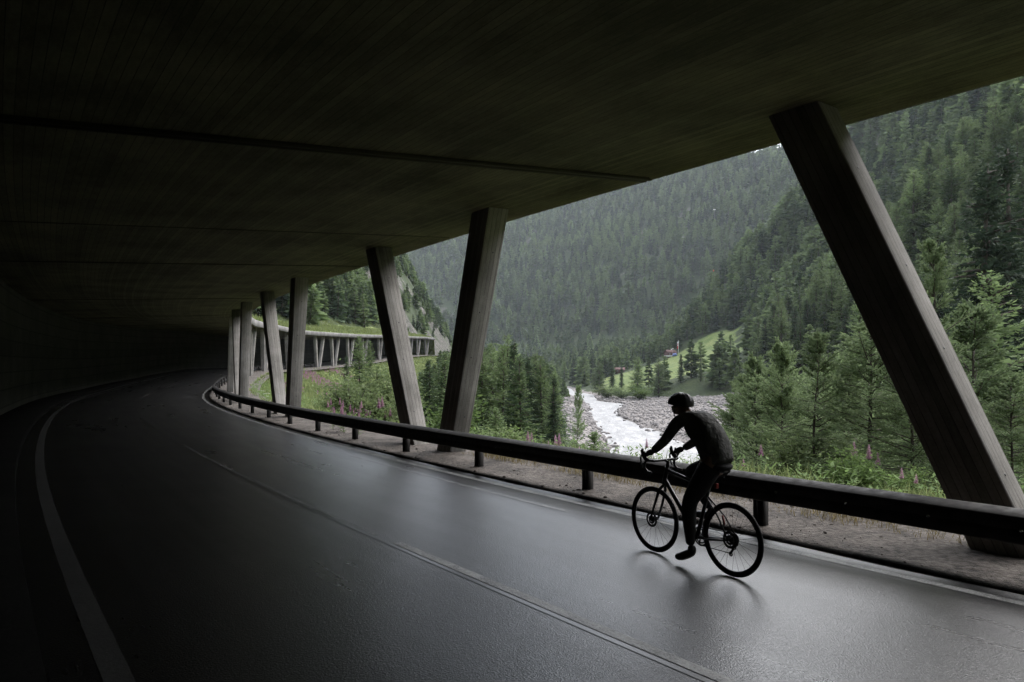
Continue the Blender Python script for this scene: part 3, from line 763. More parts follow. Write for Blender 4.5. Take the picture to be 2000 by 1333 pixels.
ak, asc, aro = named('kind', 'INT'), named('scl', 'FLOAT_VECTOR'), named('rot', 'FLOAT_VECTOR')
e2r = ng.nodes.new('FunctionNodeEulerToRotation'); ng.links.new(aro, e2r.inputs[0])
for k in range(6):
    oi = ng.nodes.new('GeometryNodeObjectInfo'); oi.inputs['Object'].default_value = src[k]; oi.inputs['As Instance'].default_value = True
    ip = ng.nodes.new('GeometryNodeInstanceOnPoints'); cp = ng.nodes.new('FunctionNodeCompare'); cp.data_type = 'INT'; cp.operation = 'EQUAL'
    ii = [s for s in cp.inputs if s.enabled]; ng.links.new(ak, ii[0]); ii[1].default_value = k
    ng.links.new(gi.outputs[0], ip.inputs['Points']); ng.links.new(cp.outputs[0], ip.inputs['Selection']); ng.links.new(oi.outputs['Geometry'], ip.inputs['Instance'])
    ng.links.new(e2r.outputs[0], ip.inputs['Rotation']); ng.links.new(asc, ip.inputs['Scale']); ng.links.new(ip.outputs[0], jn.inputs[0])
ng.links.new(jn.outputs[0], go.inputs[0])
fo.modifiers.new('forest', 'NODES').node_group = ng
print('trees', len(TR), 'mass', n)

# ------------------------------------------------------------------ single trees and bushes one can point at
def place(px, Y): x, y = wpos(px, Y); return x, y, float(terrain(np.array([x]), np.array([y]))[0])
def htop(Y, py, z): return EYE + (HOR - py) / F * Y - z
YM = [young_tree(31, .30), young_tree(32, .26, 85), young_tree(33, .34, 105)]
YG = 'young larches beyond the guardrail'
for px_, Y, top, sc, k, L_ in (
    (1528, 19, 668, 1.0, 0, 'slim young larch with a bare thin leader, second from the cyclist'),
    (1598, 16.5, 648, 1.1, 1, 'wispy young larch with a dark visible trunk, left of the leaning column'),
    (1476, 24, 735, 1.2, 2, 'low spreading young larch just right of the cyclist'),
    (1700, 15.5, 612, 1.45, 2, 'broad young larch whose long boughs reach behind the leaning column'),
    (1783, 13.5, 560, .95, 0, 'young larch whose trunk base shows at the left edge of the leaning column'),
    (1822, 15, 470, .75, 1, 'tall thin larch with a bright leader just right of the leaning column'),
    (1900, 24, 600, 1.2, 0, 'larch half hidden by the right face of the leaning column'),
    (1975, 13, 730, 1.3, 2, 'bushy larch at the right picture edge by the guardrail'),
    (1652, 23, 690, 1.2, 0, 'pale young larch standing behind the broad one'),
    (1432, 38, 770, 1.2, 1, 'dark young larch at the stony bank behind the cyclist'),
    (1130, 42, 752, .62, 1, 'small open larch standing alone before the white river'),
    (1160, 30, 842, 1.3, 0, 'tiny larch seedling left of the white river edge')):
    x, y, z = place(px_, Y); inst_tree(x, y, z, htop(Y, top, z), sc, YM[k], 'young_larch', L_, YG, 'larch tree')
for i in range(26):
    px_, Y = random.uniform(1440, 1830), random.uniform(21, 46)
    x, y, z = place(px_, Y); top = random.uniform(690, 785) - (60 if px_ > 1650 else 0)
    inst_tree(x, y, z, min(max(htop(Y, top, z), 1.5), 9), random.uniform(1.0, 1.5), YM[i % 3], 'young_larch', 'young larch filling the thicket behind the front row of young larches', 'larch thicket', 'larch tree')
DG = 'distinct conifers below the road'
for px_, Y, top, sc, sp, k, L_ in (
    (1083, 78, 728, 1.25, 1, 0, 'dark spruce closing the left bank right before the river'),
    (1022, 70, 742, 1.35, 1, 1, 'rounded blue green spruce left of the dark bank spruce'),
    (990, 92, 652, 1.15, 0, 1, 'tallest larch on the bank right of the middle column pair'),
    (948, 70, 676, 1.2, 0, 0, 'full larch touching the right face of the middle column pair'),
    (1046, 105, 690, 1.2, 0, 2, 'larch with a sloping outline between tallest larch and river'),
    (905, 40, 745, 1.3, 0, 1, 'light larch framed between the two middle columns low down'),
    (968, 34, 792, 1.5, 0, 0, 'bright green low larch behind the guardrail right of the middle columns'),
    (838, 60, 700, 1.1, 0, 2, 'larch seen in the gap of the middle column pair'),
    (677, 66, 692, 1.05, 1, 1, 'small dense spruce on the flowery bank below the far gallery'),
    (702, 82, 655, .95, 0, 1, 'larch hiding part of the far gallery columns'),
    (722, 84, 664, .9, 0, 0, 'larch beside the one hiding the far gallery columns'),
    (1330, 300, 690, 1.2, 1, 0, 'pointed spruce standing before the bright meadow'),
    (1286, 285, 700, 1.4, 0, 0, 'wide larch left of the pointed spruce before the meadow'),
    (1246, 282, 697, 1.3, 0, 1, 'pair forming larch, left one before the meadow'),
    (1368, 295, 704, .9, 0, 2, 'thin larch right of the pointed spruce before the meadow'),
    (1408, 290, 695, 1.1, 1, 1, 'dark twin spruce before the meadow, right of the thin larch'),
    (1170, 330, 706, 1.3, 0, 1, 'larch above the river bend left of the meadow knoll'),
    (1196, 340, 706, .9, 1, 0, 'small spruce on the meadow knoll, left one'),
    (1214, 345, 706, .9, 1, 1, 'small spruce on the meadow knoll, right one'),
    (1928, 58, 300, 1.0, 1, 0, 'dark spruce with a spire top against the right slope'),
    (1962, 60, 275, 1.0, 1, 1, 'darkest tall spruce at the right edge of the slope'),
    (1935, 45, 530, 1.15, 0, 0, 'near larch standing full height right of the leaning column')):
    x, y, z = place(px_, Y); inst_tree(x, y, z, htop(Y, top, z), sc, MIDM[sp][k % len(MIDM[sp])], 'spruce_tree' if sp else 'larch_tree', L_, DG, 'spruce tree' if sp else 'larch tree')
BU = [bush_mesh(41), bush_mesh(42, 2200), bush_mesh(43, 2600, M['weed'])]
for px_, Y, top, sc, k, L_ in (
    (742, 52, 712, 1.5, 0, 'grey green willow bush left of the middle column pair'),
    (690, 48, 738, 1.6, 1, 'low willow bush at the foot of the small dense spruce'),
    (770, 34, 752, 1.2, 0, 'willow bush touching the left middle column'),
    (880, 30, 772, 1.5, 2, 'leafy shrub between the two middle columns'),
    (1185, 290, 752, 2.2, 0, 'round dark shrub at the river bend, left one'),
    (1215, 280, 755, 2.4, 1, 'round dark shrub at the river bend, middle one'),
    (1250, 272, 752, 2.2, 2, 'round dark shrub at the river bend, right one'),
    (1355, 370, 684, 1.8, 0, 'single round bush on the bright meadow'),
    (1668, 12.6, 868, 1.2, 2, 'leafy green shrub behind the guardrail right of the young larches'),
    (1760, 11.5, 905, 1.3, 2, 'low leafy clump at the foot of the leaning column'),
    (1000, 26, 838, 1.6, 2, 'low leafy clump behind the guardrail near the white flowers')):
    x, y, z = place(px_, Y); h = htop(Y, top, z)
    e = empty('bush', (x, y, z - .05), random.uniform(0, 6), label=L_, category='bush', group='bushes on the valley side'); e.scale = (h * sc, h * sc, h); obj('foliage', BU[k][0], e); obj('stem', BU[k][1], e)

for i in range(20):
    px_, Y, L_ = (random.uniform(640, 800), random.uniform(38, 75), 'light green shrub on the flowery bank left of the middle columns') if i < 8 else ((random.uniform(930, 1090), random.uniform(26, 50), 'light green shrub on the bank right of the middle columns') if i < 14 else (random.uniform(1450, 1800), random.uniform(14, 22), 'light green shrub among the young larches beyond the guardrail'))
    x, y, z = place(px_, Y); h = random.uniform(1.3, 2.6) if i < 14 else random.uniform(.9, 1.5)
    if i >= 8: h = min(h, max(htop(Y, 800 if i < 14 else 850, z), .6))
    e = empty('bush', (x, y, z - .05), random.uniform(0, 6), label=L_, category='bush', group=L_); w_ = h * random.uniform(1.2, 1.9); e.scale = (w_, w_, h); obj('foliage', BU[i % 2][0], e); obj('stem', BU[i % 2][1], e)
# ------------------------------------------------------------------ grass, herbs and flowers on the verge
def verge(nn, s0, s1, g0, g1, pw, smin=0):
    s = RNG.uniform(s0, s1, nn); g = g0 + (g1 - g0) * RNG.uniform(0, 1, nn) ** pw
    P = cpt(s, -g); z = terrain(P[:, 0], P[:, 1]); P[:, 2] = z; return P, s, g
def blades(name, P, hgt, wid, m, lean=.5, **kw):
    n = len(P); a = RNG.uniform(0, 6.28, n); l = RNG.uniform(.1, lean, n) * hgt; D = np.stack([np.cos(a) * l, np.sin(a) * l, hgt], 1)
    W = np.stack([-np.sin(a), np.cos(a), 0 * a], 1) * wid[:, None]; b = P - np.array([0, 0, .04])
    mid = b + D * np.array([.35, .35, .6]); V = np.stack([b - W, b + W, mid + W * .75, mid - W * .75, b + D], 1).reshape(-1, 3); i = np.arange(n) * 5
    me = mesh_np(name, V, [np.stack([i, i + 1, i + 2, i + 3], 1), np.stack([i + 3, i + 2, i + 4], 1)], m); return obj(name, me, **kw)
P1, s1, g1 = verge(52000, -10, 34, -.1, 13, 1.6); P2, s2, g2 = verge(38000, 26, 110, .2, 22, 1.3); P3, s3, g3 = verge(16000, 95, 240, .2, 16, 1.2)
P = np.concatenate([P1, P2, P3]); dist = P[:, 1].clip(6); cl_ = .5 + .6 * (fbm(P[:, 0], P[:, 1], 2.2, 3) + .5).clip(0, 1)
blades('verge_grass', P, RNG.uniform(.18, .62, len(P)) * cl_, .005 + .0009 * dist, M['grass'], .9, kind='stuff')
s_ = RNG.uniform(60, S_END - 1, 26000); o_ = RNG.uniform(.5, 15, 26000); P = hill(s_, o_)[0]; cl_ = (.4 + .9 * (fbm(P[:, 0], P[:, 1], 5, 3) + .5).clip(0, 1.2)); blades('roof_grass', P, RNG.uniform(.2, .75, len(P)) * cl_, np.full(len(P), .05), M['grass'], 1.0, kind='stuff')
P, s, g = verge(22000, -9, 12, -1.3, .9, 1.); P[:, 2] = np.maximum(P[:, 2], np.where(g < .2, .0, -.2)); blades('dry_verge_grass', P, RNG.uniform(.08, .36, len(P)) * (.35 + .9 * (fbm(P[:, 0], P[:, 1], 1.5, 3) + .5).clip(0, 1)), np.full(len(P), .0045), M['drygrass'], 1.3, kind='stuff')
# leafy herbs
P, s, g = verge(5200, -10, 70, .3, 14, 1.5); n = len(P); vs = []; fs = []; k = 0
for j in range(7):
    a = RNG.uniform(0, 6.28, n); h = RNG.uniform(.08, .6, n); D = np.stack([np.cos(a), np.sin(a), RNG.uniform(-.1, .7, n)], 1) * RNG.uniform(.08, .2, n)[:, None]
    v, f = cards(P + np.stack([0 * a, 0 * a, h], 1), D, np.stack([-np.sin(a), np.cos(a), 0 * a], 1) * RNG.uniform(.012, .03, n)[:, None]); vs.append(v); fs.append(f + k); k += len(v)
obj('leafy_herbs', mesh_np('leafy_herbs', np.concatenate(vs), np.concatenate(fs), M['weed']), kind='stuff')
# meadow flowers too many to count on the far bank
P, s, g = verge(4200, 44, 128, 2, 20, 1.1); m_ = fbm(P[:, 0], P[:, 1], 9, 2) > .12; P = P[m_]; n = len(P); vs = []; fs = []; k = 0
for j in range(5):
    a = RNG.uniform(0, 6.28, n); h = RNG.uniform(.5, .95, n); D = np.stack([np.cos(a) * .09, np.sin(a) * .09, RNG.uniform(.05, .2, n)], 1)
    v, f = cards(P + np.stack([0 * a, 0 * a, h], 1), D, np.stack([-np.sin(a), np.cos(a), 0 * a], 1) * .045); vs.append(v); fs.append(f + k); k += len(v)
obj('fireweed_field', mesh_np('fireweed_field', np.concatenate(vs), np.concatenate(fs), M['pink']), kind='stuff')
def fireweed(seed):
    rng = np.random.default_rng(seed); mb = MB(); t = np.linspace(0, 1, 6); mb.tube(np.stack([.02 * np.sin(t * 3), .02 * np.cos(t * 2) - .02, t * 1.0 - .03], 1), .006 * (1 - t) + .002, 5)
    n = 34; z = rng.uniform(.12, .70, n); a = np.arange(n) * GA; D = np.stack([np.cos(a), np.sin(a), .35 + 0 * a], 1) * rng.uniform(.09, .15, n)[:, None]
    lv, lf = cards(np.stack([0 * z, 0 * z, z], 1), D, np.stack([-np.sin(a), np.cos(a), 0 * a], 1) * .013)
    n = 80; z = .74 + .26 * np.arange(n) / n; a = np.arange(n) * GA; r = .075 * (1.08 - (z - .74) / .28) ** .8; D = np.stack([np.cos(a), np.sin(a), .3 + 0 * a], 1) * r[:, None]
    fv, ff = cards(np.stack([0 * z, 0 * z, z], 1), D, np.stack([-np.sin(a), np.cos(a), 0 * a], 1) * (r * .38)[:, None])
    return mb.mesh('stem', M['weed']), mesh_np('leaves', lv, lf, M['weed']), mesh_np('flower_spike', fv, ff, M['pink'])
FW = [fireweed(51), fireweed(52), fireweed(53)]
def flower(px_, Y, top, L_):
    x, y, z = place(px_, Y); h = min(max(htop(Y, top, z), .45), 1.6)
    e = empty('fireweed', (x, y, z), random.uniform(0, 6), label=L_, category='wildflower', group=L_); e.scale = (h * .9, h * .9, h); k = random.randrange(3)
    obj('stem', FW[k][0], e); obj('leaves', FW[k][1], e); obj('flower_spike', FW[k][2], e)
for px_, Y, top, L_ in ((1486, 12.5, 868, 'tall pink fireweed just right of the cyclist'), (1452, 12.2, 896, 'short pink fireweed at the cyclist\'s back'), (1668, 13, 862, 'pink fireweed above the leafy shrub, left one'), (1697, 12.6, 868, 'pink fireweed above the leafy shrub, brightest one'),
    (1714, 12.9, 884, 'faded pink fireweed right of the brightest one'), (1761, 11, 914, 'pink fireweed left of the leaning column foot'), (1789, 10.8, 926, 'small pink fireweed touching the leaning column foot'), (1263, 13, 856, 'pink fireweed before the white river at the cyclist\'s hands'),
    (1031, 24, 806, 'tall lone fireweed left of the small open larch')):
    flower(px_, Y, top, L_)
for i in range(22): flower(random.uniform(640, 790), random.uniform(19, 36), random.uniform(772, 818), 'pink fireweed in the drift left of the middle columns')
for i in range(12): flower(random.uniform(1000, 1110), random.uniform(22, 36), random.uniform(812, 850), 'fireweed among white flowers right of the middle columns')
for i in range(7): flower(random.uniform(1130, 1180), random.uniform(26, 40), random.uniform(845, 880), 'fireweed on the stony bank at the river edge')
# white umbels
def umbel(seed):
    rng = np.random.default_rng(seed); mb = MB(); t = np.linspace(0, 1, 5); mb.tube(np.stack([.03 * np.sin(t * 2), 0 * t, t - .02], 1), .007 * (1 - t) + .003, 5)
    n = 60; r = .15 * np.sqrt(rng.uniform(size=n)); a = rng.uniform(0, 6.28, n); P = np.stack([.027 + r * np.cos(a), r * np.sin(a), 1 - r * .25], 1)
    D = unit(rng.normal(size=P.shape) * np.array([1, 1, .3])) * .04; v, f = cards(P - D / 2, D, unit(np.cross(D, [0, 0, 1.])) * .018)
    return mb.mesh('stem', M['weed']), mesh_np('flower_head', v, f, M['whitefl'])
UM = [umbel(61), umbel(62)]
for px_, Y, top, L_ in ((513, 40, 763, 'white umbel flower left of the third column pair, highest one'), (517, 39.5, 769, 'white umbel flower left of the third column pair, middle one'), (524, 39, 768, 'white umbel flower left of the third column pair, right one'), (522, 38.5, 774, 'white umbel flower left of the third column pair, lowest one')):
    x, y, z = place(px_, Y); h = max(htop(Y, top, z), .4); e = empty('umbel_flower', (x, y, z), random.uniform(0, 6), label=L_, category='wildflower', group='white umbels on the bank'); e.scale = (min(h, 1.4),) * 2 + (h,); k = random.randrange(2); obj('stem', UM[k][0], e); obj('flower_head', UM[k][1], e)
P = []
for i in range(160):
    x, y, z = place(random.uniform(1005, 1125), random.uniform(24, 40)); P.append((x, y, z))
P = np.array(P); n = len(P); vs, fs, k = [], [], 0
for j in range(8):
    D = unit(RNG.normal(size=P.shape) * np.array([1, 1, .3])) * .10; v, f = cards(P + np.array([0, 0, .55]) + RNG.normal(0, .09, P.shape), D, unit(np.cross(D, [0, 0, 1.])) * .04); vs.append(v); fs.append(f + k); k += len(v)
obj('white_flower_field', mesh_np('white_flower_field', np.concatenate(vs), np.concatenate(fs), M['whitefl']), kind='stuff')
# boulders and cobbles of the river bed, pebbles on the shoulder
def stones(name, P, r, m):
    bm = bmesh.new(); bmesh.ops.create_icosphere(bm, subdivisions=1, radius=1); base = np.array([v.co[:] for v in bm.verts]); tf = np.array([[v.index for v in f.verts] for f in bm.faces]); bm.free()
    n = len(P); V = base[None] * (1 + RNG.uniform(-.28, .28, (n, len(base), 1))) * (r[:, None, None] * RNG.uniform(.6, 1.3, (n, 1, 3)) * np.array([1, 1, .7])) + P[:, None]
    return obj(name, mesh_np(name, V.reshape(-1, 3), (tf[None] + (np.arange(n) * len(base))[:, None, None]).reshape(-1, 3), m), kind='stuff')
y = RNG.uniform(75, 320, 5200); u_ = RNG.uniform(0, 1, 5200) ** 1.2; side = RNG.uniform(size=5200) < .75
x = np.where(side, np.interp(y, RY, RR) + u_ * np.interp(y, [60, 150, 275, 300, 350], [16, 42, 40, 8, 6.]), np.interp(y, RY, RL) - u_ * 8)
z = terrain(x, y); stones('river_cobbles', np.stack([x, y, z + .05], 1), .12 + .55 * RNG.uniform(size=5200) ** 5 + .0009 * y, M['stone'])
y = RNG.uniform(85, 300, 110); x = np.interp(y, RY, RL) + (np.interp(y, RY, RR) - np.interp(y, RY, RL)) * np.where(RNG.uniform(size=110) < .6, RNG.uniform(0, .12, 110), RNG.uniform(.88, 1, 110)); stones('river_boulders', np.stack([x, y, 0 * x + WZ], 1), RNG.uniform(.25, .8, 110), M['stone'])
s = RNG.uniform(-8, 40, 2600); d = RNG.uniform(-.2, 2.4, 2600); P = cpt(s, d, .015); stones('shoulder_pebbles', P, .006 + .03 * RNG.uniform(size=2600) ** 4, M['shoulder'])
# ------------------------------------------------------------------ meadow buildings, mast
M['darkwood'] = mat('dark_red_timber', (.09, .035, .03), .8); M['whitewall'] = mat('whitewash', (.7, .69, .66), .8); M['tin'] = mat('grey_tin', (.4, .41, .42), .5, .3)
M['blue'] = mat('blue_sheet', (.12, .17, .42), .5); M['red'] = mat('red_cloth', (.45, .04, .04), .7); M['orange'] = mat('orange_panel', (.75, .12, .03), .5); M['glass'] = mat('dark_glass', (.02, .02, .025), .1)
def hut(x, y, w, d, h, rh, rot, wallm, roofm, name, label, base_m=None):
    z = float(terrain(np.array([x]), np.array([y]))[0]) + .1; e = empty(name, (x, y, z), rot, label=label, category='house')
    mb = MB(); mb.box((0, 0, h / 2 - .5), (w, d, h + 1)); mb.add([(-w / 2, -d / 2, h), (-w / 2, d / 2, h), (-w / 2, 0, h + rh), (w / 2, -d / 2, h), (w / 2, d / 2, h), (w / 2, 0, h + rh)], [[0, 2, 1], [3, 4, 5]]); mb.build('wall', wallm, e)
    if base_m: b = MB(); b.box((0, 0, .1), (w + .15, d + .15, .9)); b.build('plinth', base_m, e)
    mb = MB(); o = .5; sl = rh / (d / 2)
    for sg in (-1, 1):
        y0, y1 = 0, sg * (d / 2 + o); z0, z1 = h + rh + .1, h - o * sl + .1
        mb.hexa([(-w / 2 - o, y0, z0), (w / 2 + o, y0, z0), (w / 2 + o, y1, z1), (-w / 2 - o, y1, z1)] + [(-w / 2 - o, y0, z0 + .18), (w / 2 + o, y0, z0 + .18), (w / 2 + o, y1, z1 + .18), (-w / 2 - o, y1, z1 + .18)])
    r = mb.build('roof', roofm, e); c = MB(); c.box((w * .2, d * .12, h + rh + .2), (.6, .6, 1.5)); c.build('chimney', M['whitewall'], r)
    for k in (-1, 1):
        f = MB(); f.box((k * w * .25, -d / 2 - .02, h * .55), (.9, .06, 1.)); fo_ = f.build('window', M['whitewall'], e); g = MB(); g.box((k * w * .25, -d / 2 - .06, h * .55), (.7, .04, .8)); g.build('pane', M['glass'], fo_)
    dd = MB(); dd.box((0, -d / 2 - .03, 1.0), (.95, .07, 2.0)); dd.build('door', M['darkwood'], e)
    return e
hx, hy = meadow_at(1309, 697); hut(hx, hy, 6.2, 5.5, 2.4, 1.7, .25, M['darkwood'], M['darkwood'], 'chalet', 'small dark red chalet with white base at the meadow top beside the flagpole', M['whitewall'])
hx, hy = meadow_at(1210, 712); hut(hx, hy, 6.5, 4, 2.0, 1.3, -.1, M['darkwood'], M['darkwood'], 'chalet', 'low red hut behind the meadow knoll by the river bend')
x, y = meadow_at(1318, 697); z = float(terrain(np.array([x]), np.array([y]))[0]); e = empty('tarpaulin', (x, y, z), 0, label='blue tarpaulin heap right beside the dark red chalet', category='tarpaulin')
mb = MB(); mb.tube([(-1.5, 0, .3), (-.6, 0, 1.1), (.4, 0, 1.4), (1.6, 0, .3)], [.5, 1.0, 1.0, .45], 9); mb.build('cover', M['blue'], e, True)
x, y = meadow_at(1325, 693); z = float(terrain(np.array([x]), np.array([y]))[0]); e = empty('flagpole', (x, y, z), 0, label='white flagpole with hanging red and white flag beside the chalet', category='flagpole')
mb = MB(); mb.tube([(0, 0, -.2), (0, 0, 4), (0, 0, 9.2)], [.16, .13, .08], 8); mb.tube([(0, 0, 9.2), (0, 0, 9.4)], [.14, .05], 8); mb.build('pole', M['whitewall'], e)
fl = np.array([[-.08 - .75 * u + .06 * math.sin(v * 5), .12 * math.sin(u * 6 + v * 3), 8.6 - 4.6 * v - .5 * u] for v in np.linspace(0, 1, 9) for u in np.linspace(0, 1, 5)])
o = obj('flag', mesh_np('flag', fl, grid_faces(9, 5), mats=[M['red'], M['whitewall']], mi=[1 if i < 8 or 12 <= i < 18 else 0 for i in range(32)]), e); o.modifiers.new('thick', 'SOLIDIFY').thickness = .03
x, y = meadow_at(1314, 698); z = float(terrain(np.array([x]), np.array([y]))[0]); e = empty('globe_lamp', (x, y, z), 0, label='thin post with a white globe between chalet and flagpole', category='lamp post')
mb = MB(); mb.tube([(0, 0, -.2), (0, 0, 5.2)], .06, 6); mb.build('pole', M['tin'], e); mb = MB(); mb.tube([(0, 0, 5.1), (0, 0, 5.25), (0, 0, 5.5), (0, 0, 5.75), (0, 0, 5.9)], [.1, .32, .4, .32, .1], 10); mb.build('globe', M['whitewall'], e, True)
def ray_hit(px_, py, lift):
    Y = np.arange(300, 1200, 2.); x = (px_ - 1000) / F * Y; zz = EYE + (HOR - py) / F * Y; t = terrain(x, Y) + lift; k = int(np.argmax(t > zz)); return x[k], Y[k], float(t[k] - lift), lift
x, y, z, h = ray_hit(1394, 530, 15.); e = empty('marker_mast', (x, y, z), 0, label='orange marker panel on a thin mast above the slope forest', category='marker')
mb = MB(); mb.tube([(0, 0, -.5), (0, 0, h + 1.5)], .09, 6); mb.build('pole', M['tin'], e); mb = MB(); mb.box((0, -.12, h), (2.0, .12, 2.4)); mb.box((0, -.14, h), (.9, .14, 1.3)); mb.build('panel', M['orange'], e)
x, y, z, h = ray_hit(1395, 411, 20.); e = empty('marker_mast', (x, y, z), 0, label='white marker panel on a thin mast, the higher one on the slope', category='marker')
mb = MB(); mb.tube([(0, 0, -.5), (0, 0, h + 1.)], .09, 6); mb.build('pole', M['tin'], e); mb = MB(); mb.box((0, -.12, h), (3.4, .12, 1.2)); mb.build('panel', M['whitewall'], e)

# ------------------------------------------------------------------ bicycle and rider (local frame: x forward, y left, z up, origin under the rear axle)
PX, PY = 2.01, 6.23
dg_, s_ = edge_dist(np.array([PX]), np.array([PY])); PZ = float(zr(-dg_[0])) + .002
ROT = math.atan2(.845, -.535)
M['blk'] = mat('black_bike_paint', (.012, .012, .013), .35); M['rubber'] = mat('tyre_rubber', (.014, .014, .014), .75); M['alu'] = mat('dark_aluminium', (.06, .06, .062), .4, .8)
M['redl'] = mat('red_reflector', (.22, .012, .01), .4); M['jacket'] = mat('dark_grey_jacket', (.10, .098, .092), .8); M['tights'] = mat('black_tights', (.010, .010, .011), .8)
M['skin'] = mat('skin', (.26, .155, .11), .55); M['helmet'] = mat('black_helmet', (.02, .02, .021), .4); M['glove'] = mat('black_gloves', (.015, .015, .015), .8); M['hair'] = mat('dark_hair', (.02, .014, .01), .7)
t = NT(M['jacket']); o = t.coord('Object'); t.bump(t.noise(o, 11, 4, .55), .06, .9)
bk = empty('bicycle', (PX, PY, PZ), ROT, label='black road bicycle with disc brakes under the cyclist on the wet lane', category='bicycle')
RW = .338
def wheel(xc, front):
    e = empty('wheel', (0, 0, 0)); e.parent = bk; e.location = (xc, 0, RW); 
    mb = MB(); mb.ring((0, 0, 0), (0, 1, 0), RW - .016, .016, 64, 10); mb.build('tyre', M['rubber'], e, True)
    mb = MB(); mb.ring((0, 0, 0), (0, 1, 0), RW - .042, .014, 64, 8, .75); mb.build('rim', M['blk'], e, True)
    mb = MB(); mb.tube([(0, -.05, 0), (0, -.03, 0), (0, -.028, 0), (0, .028, 0), (0, .03, 0), (0, .05, 0)], [.012, .014, .026, .026, .014, .012], 14); mb.build('hub', M['alu'], e, True)
    mb = MB()
    for i in range(24):
        a = 2 * math.pi * i / 24; sg = 1 if i % 2 else -1; b = a + sg * .35 * (1 if (i // 2) % 2 else -1)
        mb.tube([(.024 * math.cos(b), sg * .026, .024 * math.sin(b)), ((RW - .05) * math.cos(a), 0, (RW - .05) * math.sin(a))], .0013, 4, False)
    mb.build('spokes', M['alu'], e)
    mb = MB(); mb.ring((0, .038, 0), (0, 1, 0), .066, .012, 32, 6, .12); mb.ring((0, .038, 0), (0, 1, 0), .034, .010, 24, 6, .15)
    for i in range(6): a = i * math.pi / 3; mb.tube([(.03 * math.cos(a), .038, .03 * math.sin(a)), (.06 * math.cos(a + .4), .038, .06 * math.sin(a + .4))], .004, 4)
    mb.build('brake_disc', M['alu'], e)
    if not front:
        mb = MB()
        for i in range(8): mb.tube([(0, -.022 - .0035 * i, 0), (0, -.0238 - .0035 * i, 0)], .058 - .0045 * i, 24)
        mb.build('cassette', M['alu'], e)
wheel(0, False); wheel(1.0, True)
mb = MB(); BB = np.array([.42, 0, .275]); SC_ = np.array([.265, 0, .79]); HT = np.array([.815, 0, .90]); HB = np.array([.858, 0, .745])
mb.tube([BB, SC_ + (SC_ - BB) * .05], [.019, .016], 10); mb.tube([BB + np.array([.01, 0, .01]), HB + np.array([-.005, 0, .03])], [.026, .022], 10); mb.tube([SC_ - np.array([0, 0, .03]), HT - np.array([-.005, 0, .03])], [.017, .019], 10); mb.tube([HB - np.array([-.005, 0, .02]), HT], [.024, .022], 12); mb.tube([BB + np.array([0, -.04, 0]), BB + np.array([0, .04, 0])], .024, 12)
for sg in (-1, 1):
    mb.tube([BB + np.array([-.03, sg * .02, 0]), (.2, sg * .045, .30), (0, sg * .062, RW)], [.013, .011, .010], 8); mb.tube([SC_ + np.array([.03, sg * .012, -.11]), (.12, sg * .045, .52), (0, sg * .062, RW)], [.009, .008, .008], 8)
mb.build('frame', M['blk'], bk, True)
mb = MB()
for sg in (-1, 1): mb.tube([HB + np.array([0, 0, -.03]), (.885, sg * .045, .665), (.94, sg * .055, .50), (1.0, sg * .055, RW)], [.018, .016, .013, .010], 8)
mb.build('fork', M['blk'], bk, True)
mb = MB(); mb.tube([HT, HT + np.array([-.008, 0, .05]), (.845, 0, .965)], [.018, .018, .016], 8); mb.build('stem', M['blk'], bk, True)
mb = MB(); pts = [(.845, y_, .968) for y_ in np.linspace(-.16, .16, 7)]
L = lambda sg: [(.845, sg * .16, .968), (.86, sg * .19, .972), (.90, sg * .205, .97), (.925, sg * .207, .94), (.92, sg * .208, .89), (.88, sg * .21, .86), (.82, sg * .212, .855)]
mb.tube(L(-1)[::-1] + pts[1:-1] + L(1), .0135, 8); hb = mb.build('handlebar', M['blk'], bk, True)
for sg in (-1, 1):
    mb = MB(); mb.tube([(.88, sg * .2, .972), (.915, sg * .203, .985), (.95, sg * .203, 1.02), (.965, sg * .203, 1.06), (.958, sg * .203, 1.085)], [.017, .019, .018, .017, .009], 8, sx=1.15); h_ = mb.build('brake_hood', M['rubber'], hb, True)
    mb = MB(); mb.tube([(.965, sg * .205, 1.03), (.985, sg * .206, .99), (.975, sg * .207, .93), (.955, sg * .207, .89)], [.006, .008, .008, .006], 6, sx=1.5); mb.build('brake_lever', M['alu'], hb, True)
mb = MB(); mb.tube([SC_, (.225, 0, .93)], .0135, 8); mb.build('seatpost', M['blk'], bk, True)
mb = MB(); mb.tube([(.07, 0, .955), (.10, 0, .962), (.17, 0, .955), (.25, 0, .948), (.33, 0, .95), (.345, 0, .945)], [.045, .068, .055, .028, .02, .01], 12, sx=1.0); o = mb.build('saddle', M['blk'], bk, True); 
for v in o.data.vertices: v.co.z = .955 + (v.co.z - .955) * .45
mb = MB(); mb.tube([BB + np.array([0, .075, 0]), BB + np.array([.03, .085, -.168])], [.014, .011], 8); mb.tube([BB + np.array([0, -.075, 0]), BB + np.array([-.03, -.085, .168])], [.014, .011], 8); mb.ring(BB + np.array([0, -.055, 0]), (0, 1, 0), .088, .010, 40, 6, .3); mb.ring(BB + np.array([0, -.055, 0]), (0, 1, 0), .066, .008, 40, 6, .3)
for i in range(5): a = i * 1.2566; mb.tube([BB + np.array([0, -.055, 0]), BB + np.array([.085 * math.cos(a), -.055, .085 * math.sin(a)])], .008, 5)
mb.build('crankset', M['alu'], bk, True)
PLt, PRt = BB + np.array([.03, .115, -.172]), BB + np.array([-.03, -.115, .172])
for p_, sg in ((PLt, 1), (PRt, -1)):
    mb = MB(); mb.box(p_, (.07, .06, .018)); mb.tube([p_ - np.array([0, sg * .05, 0]), p_], .007, 6); mb.build('pedal', M['blk'], bk, bevel=.004)
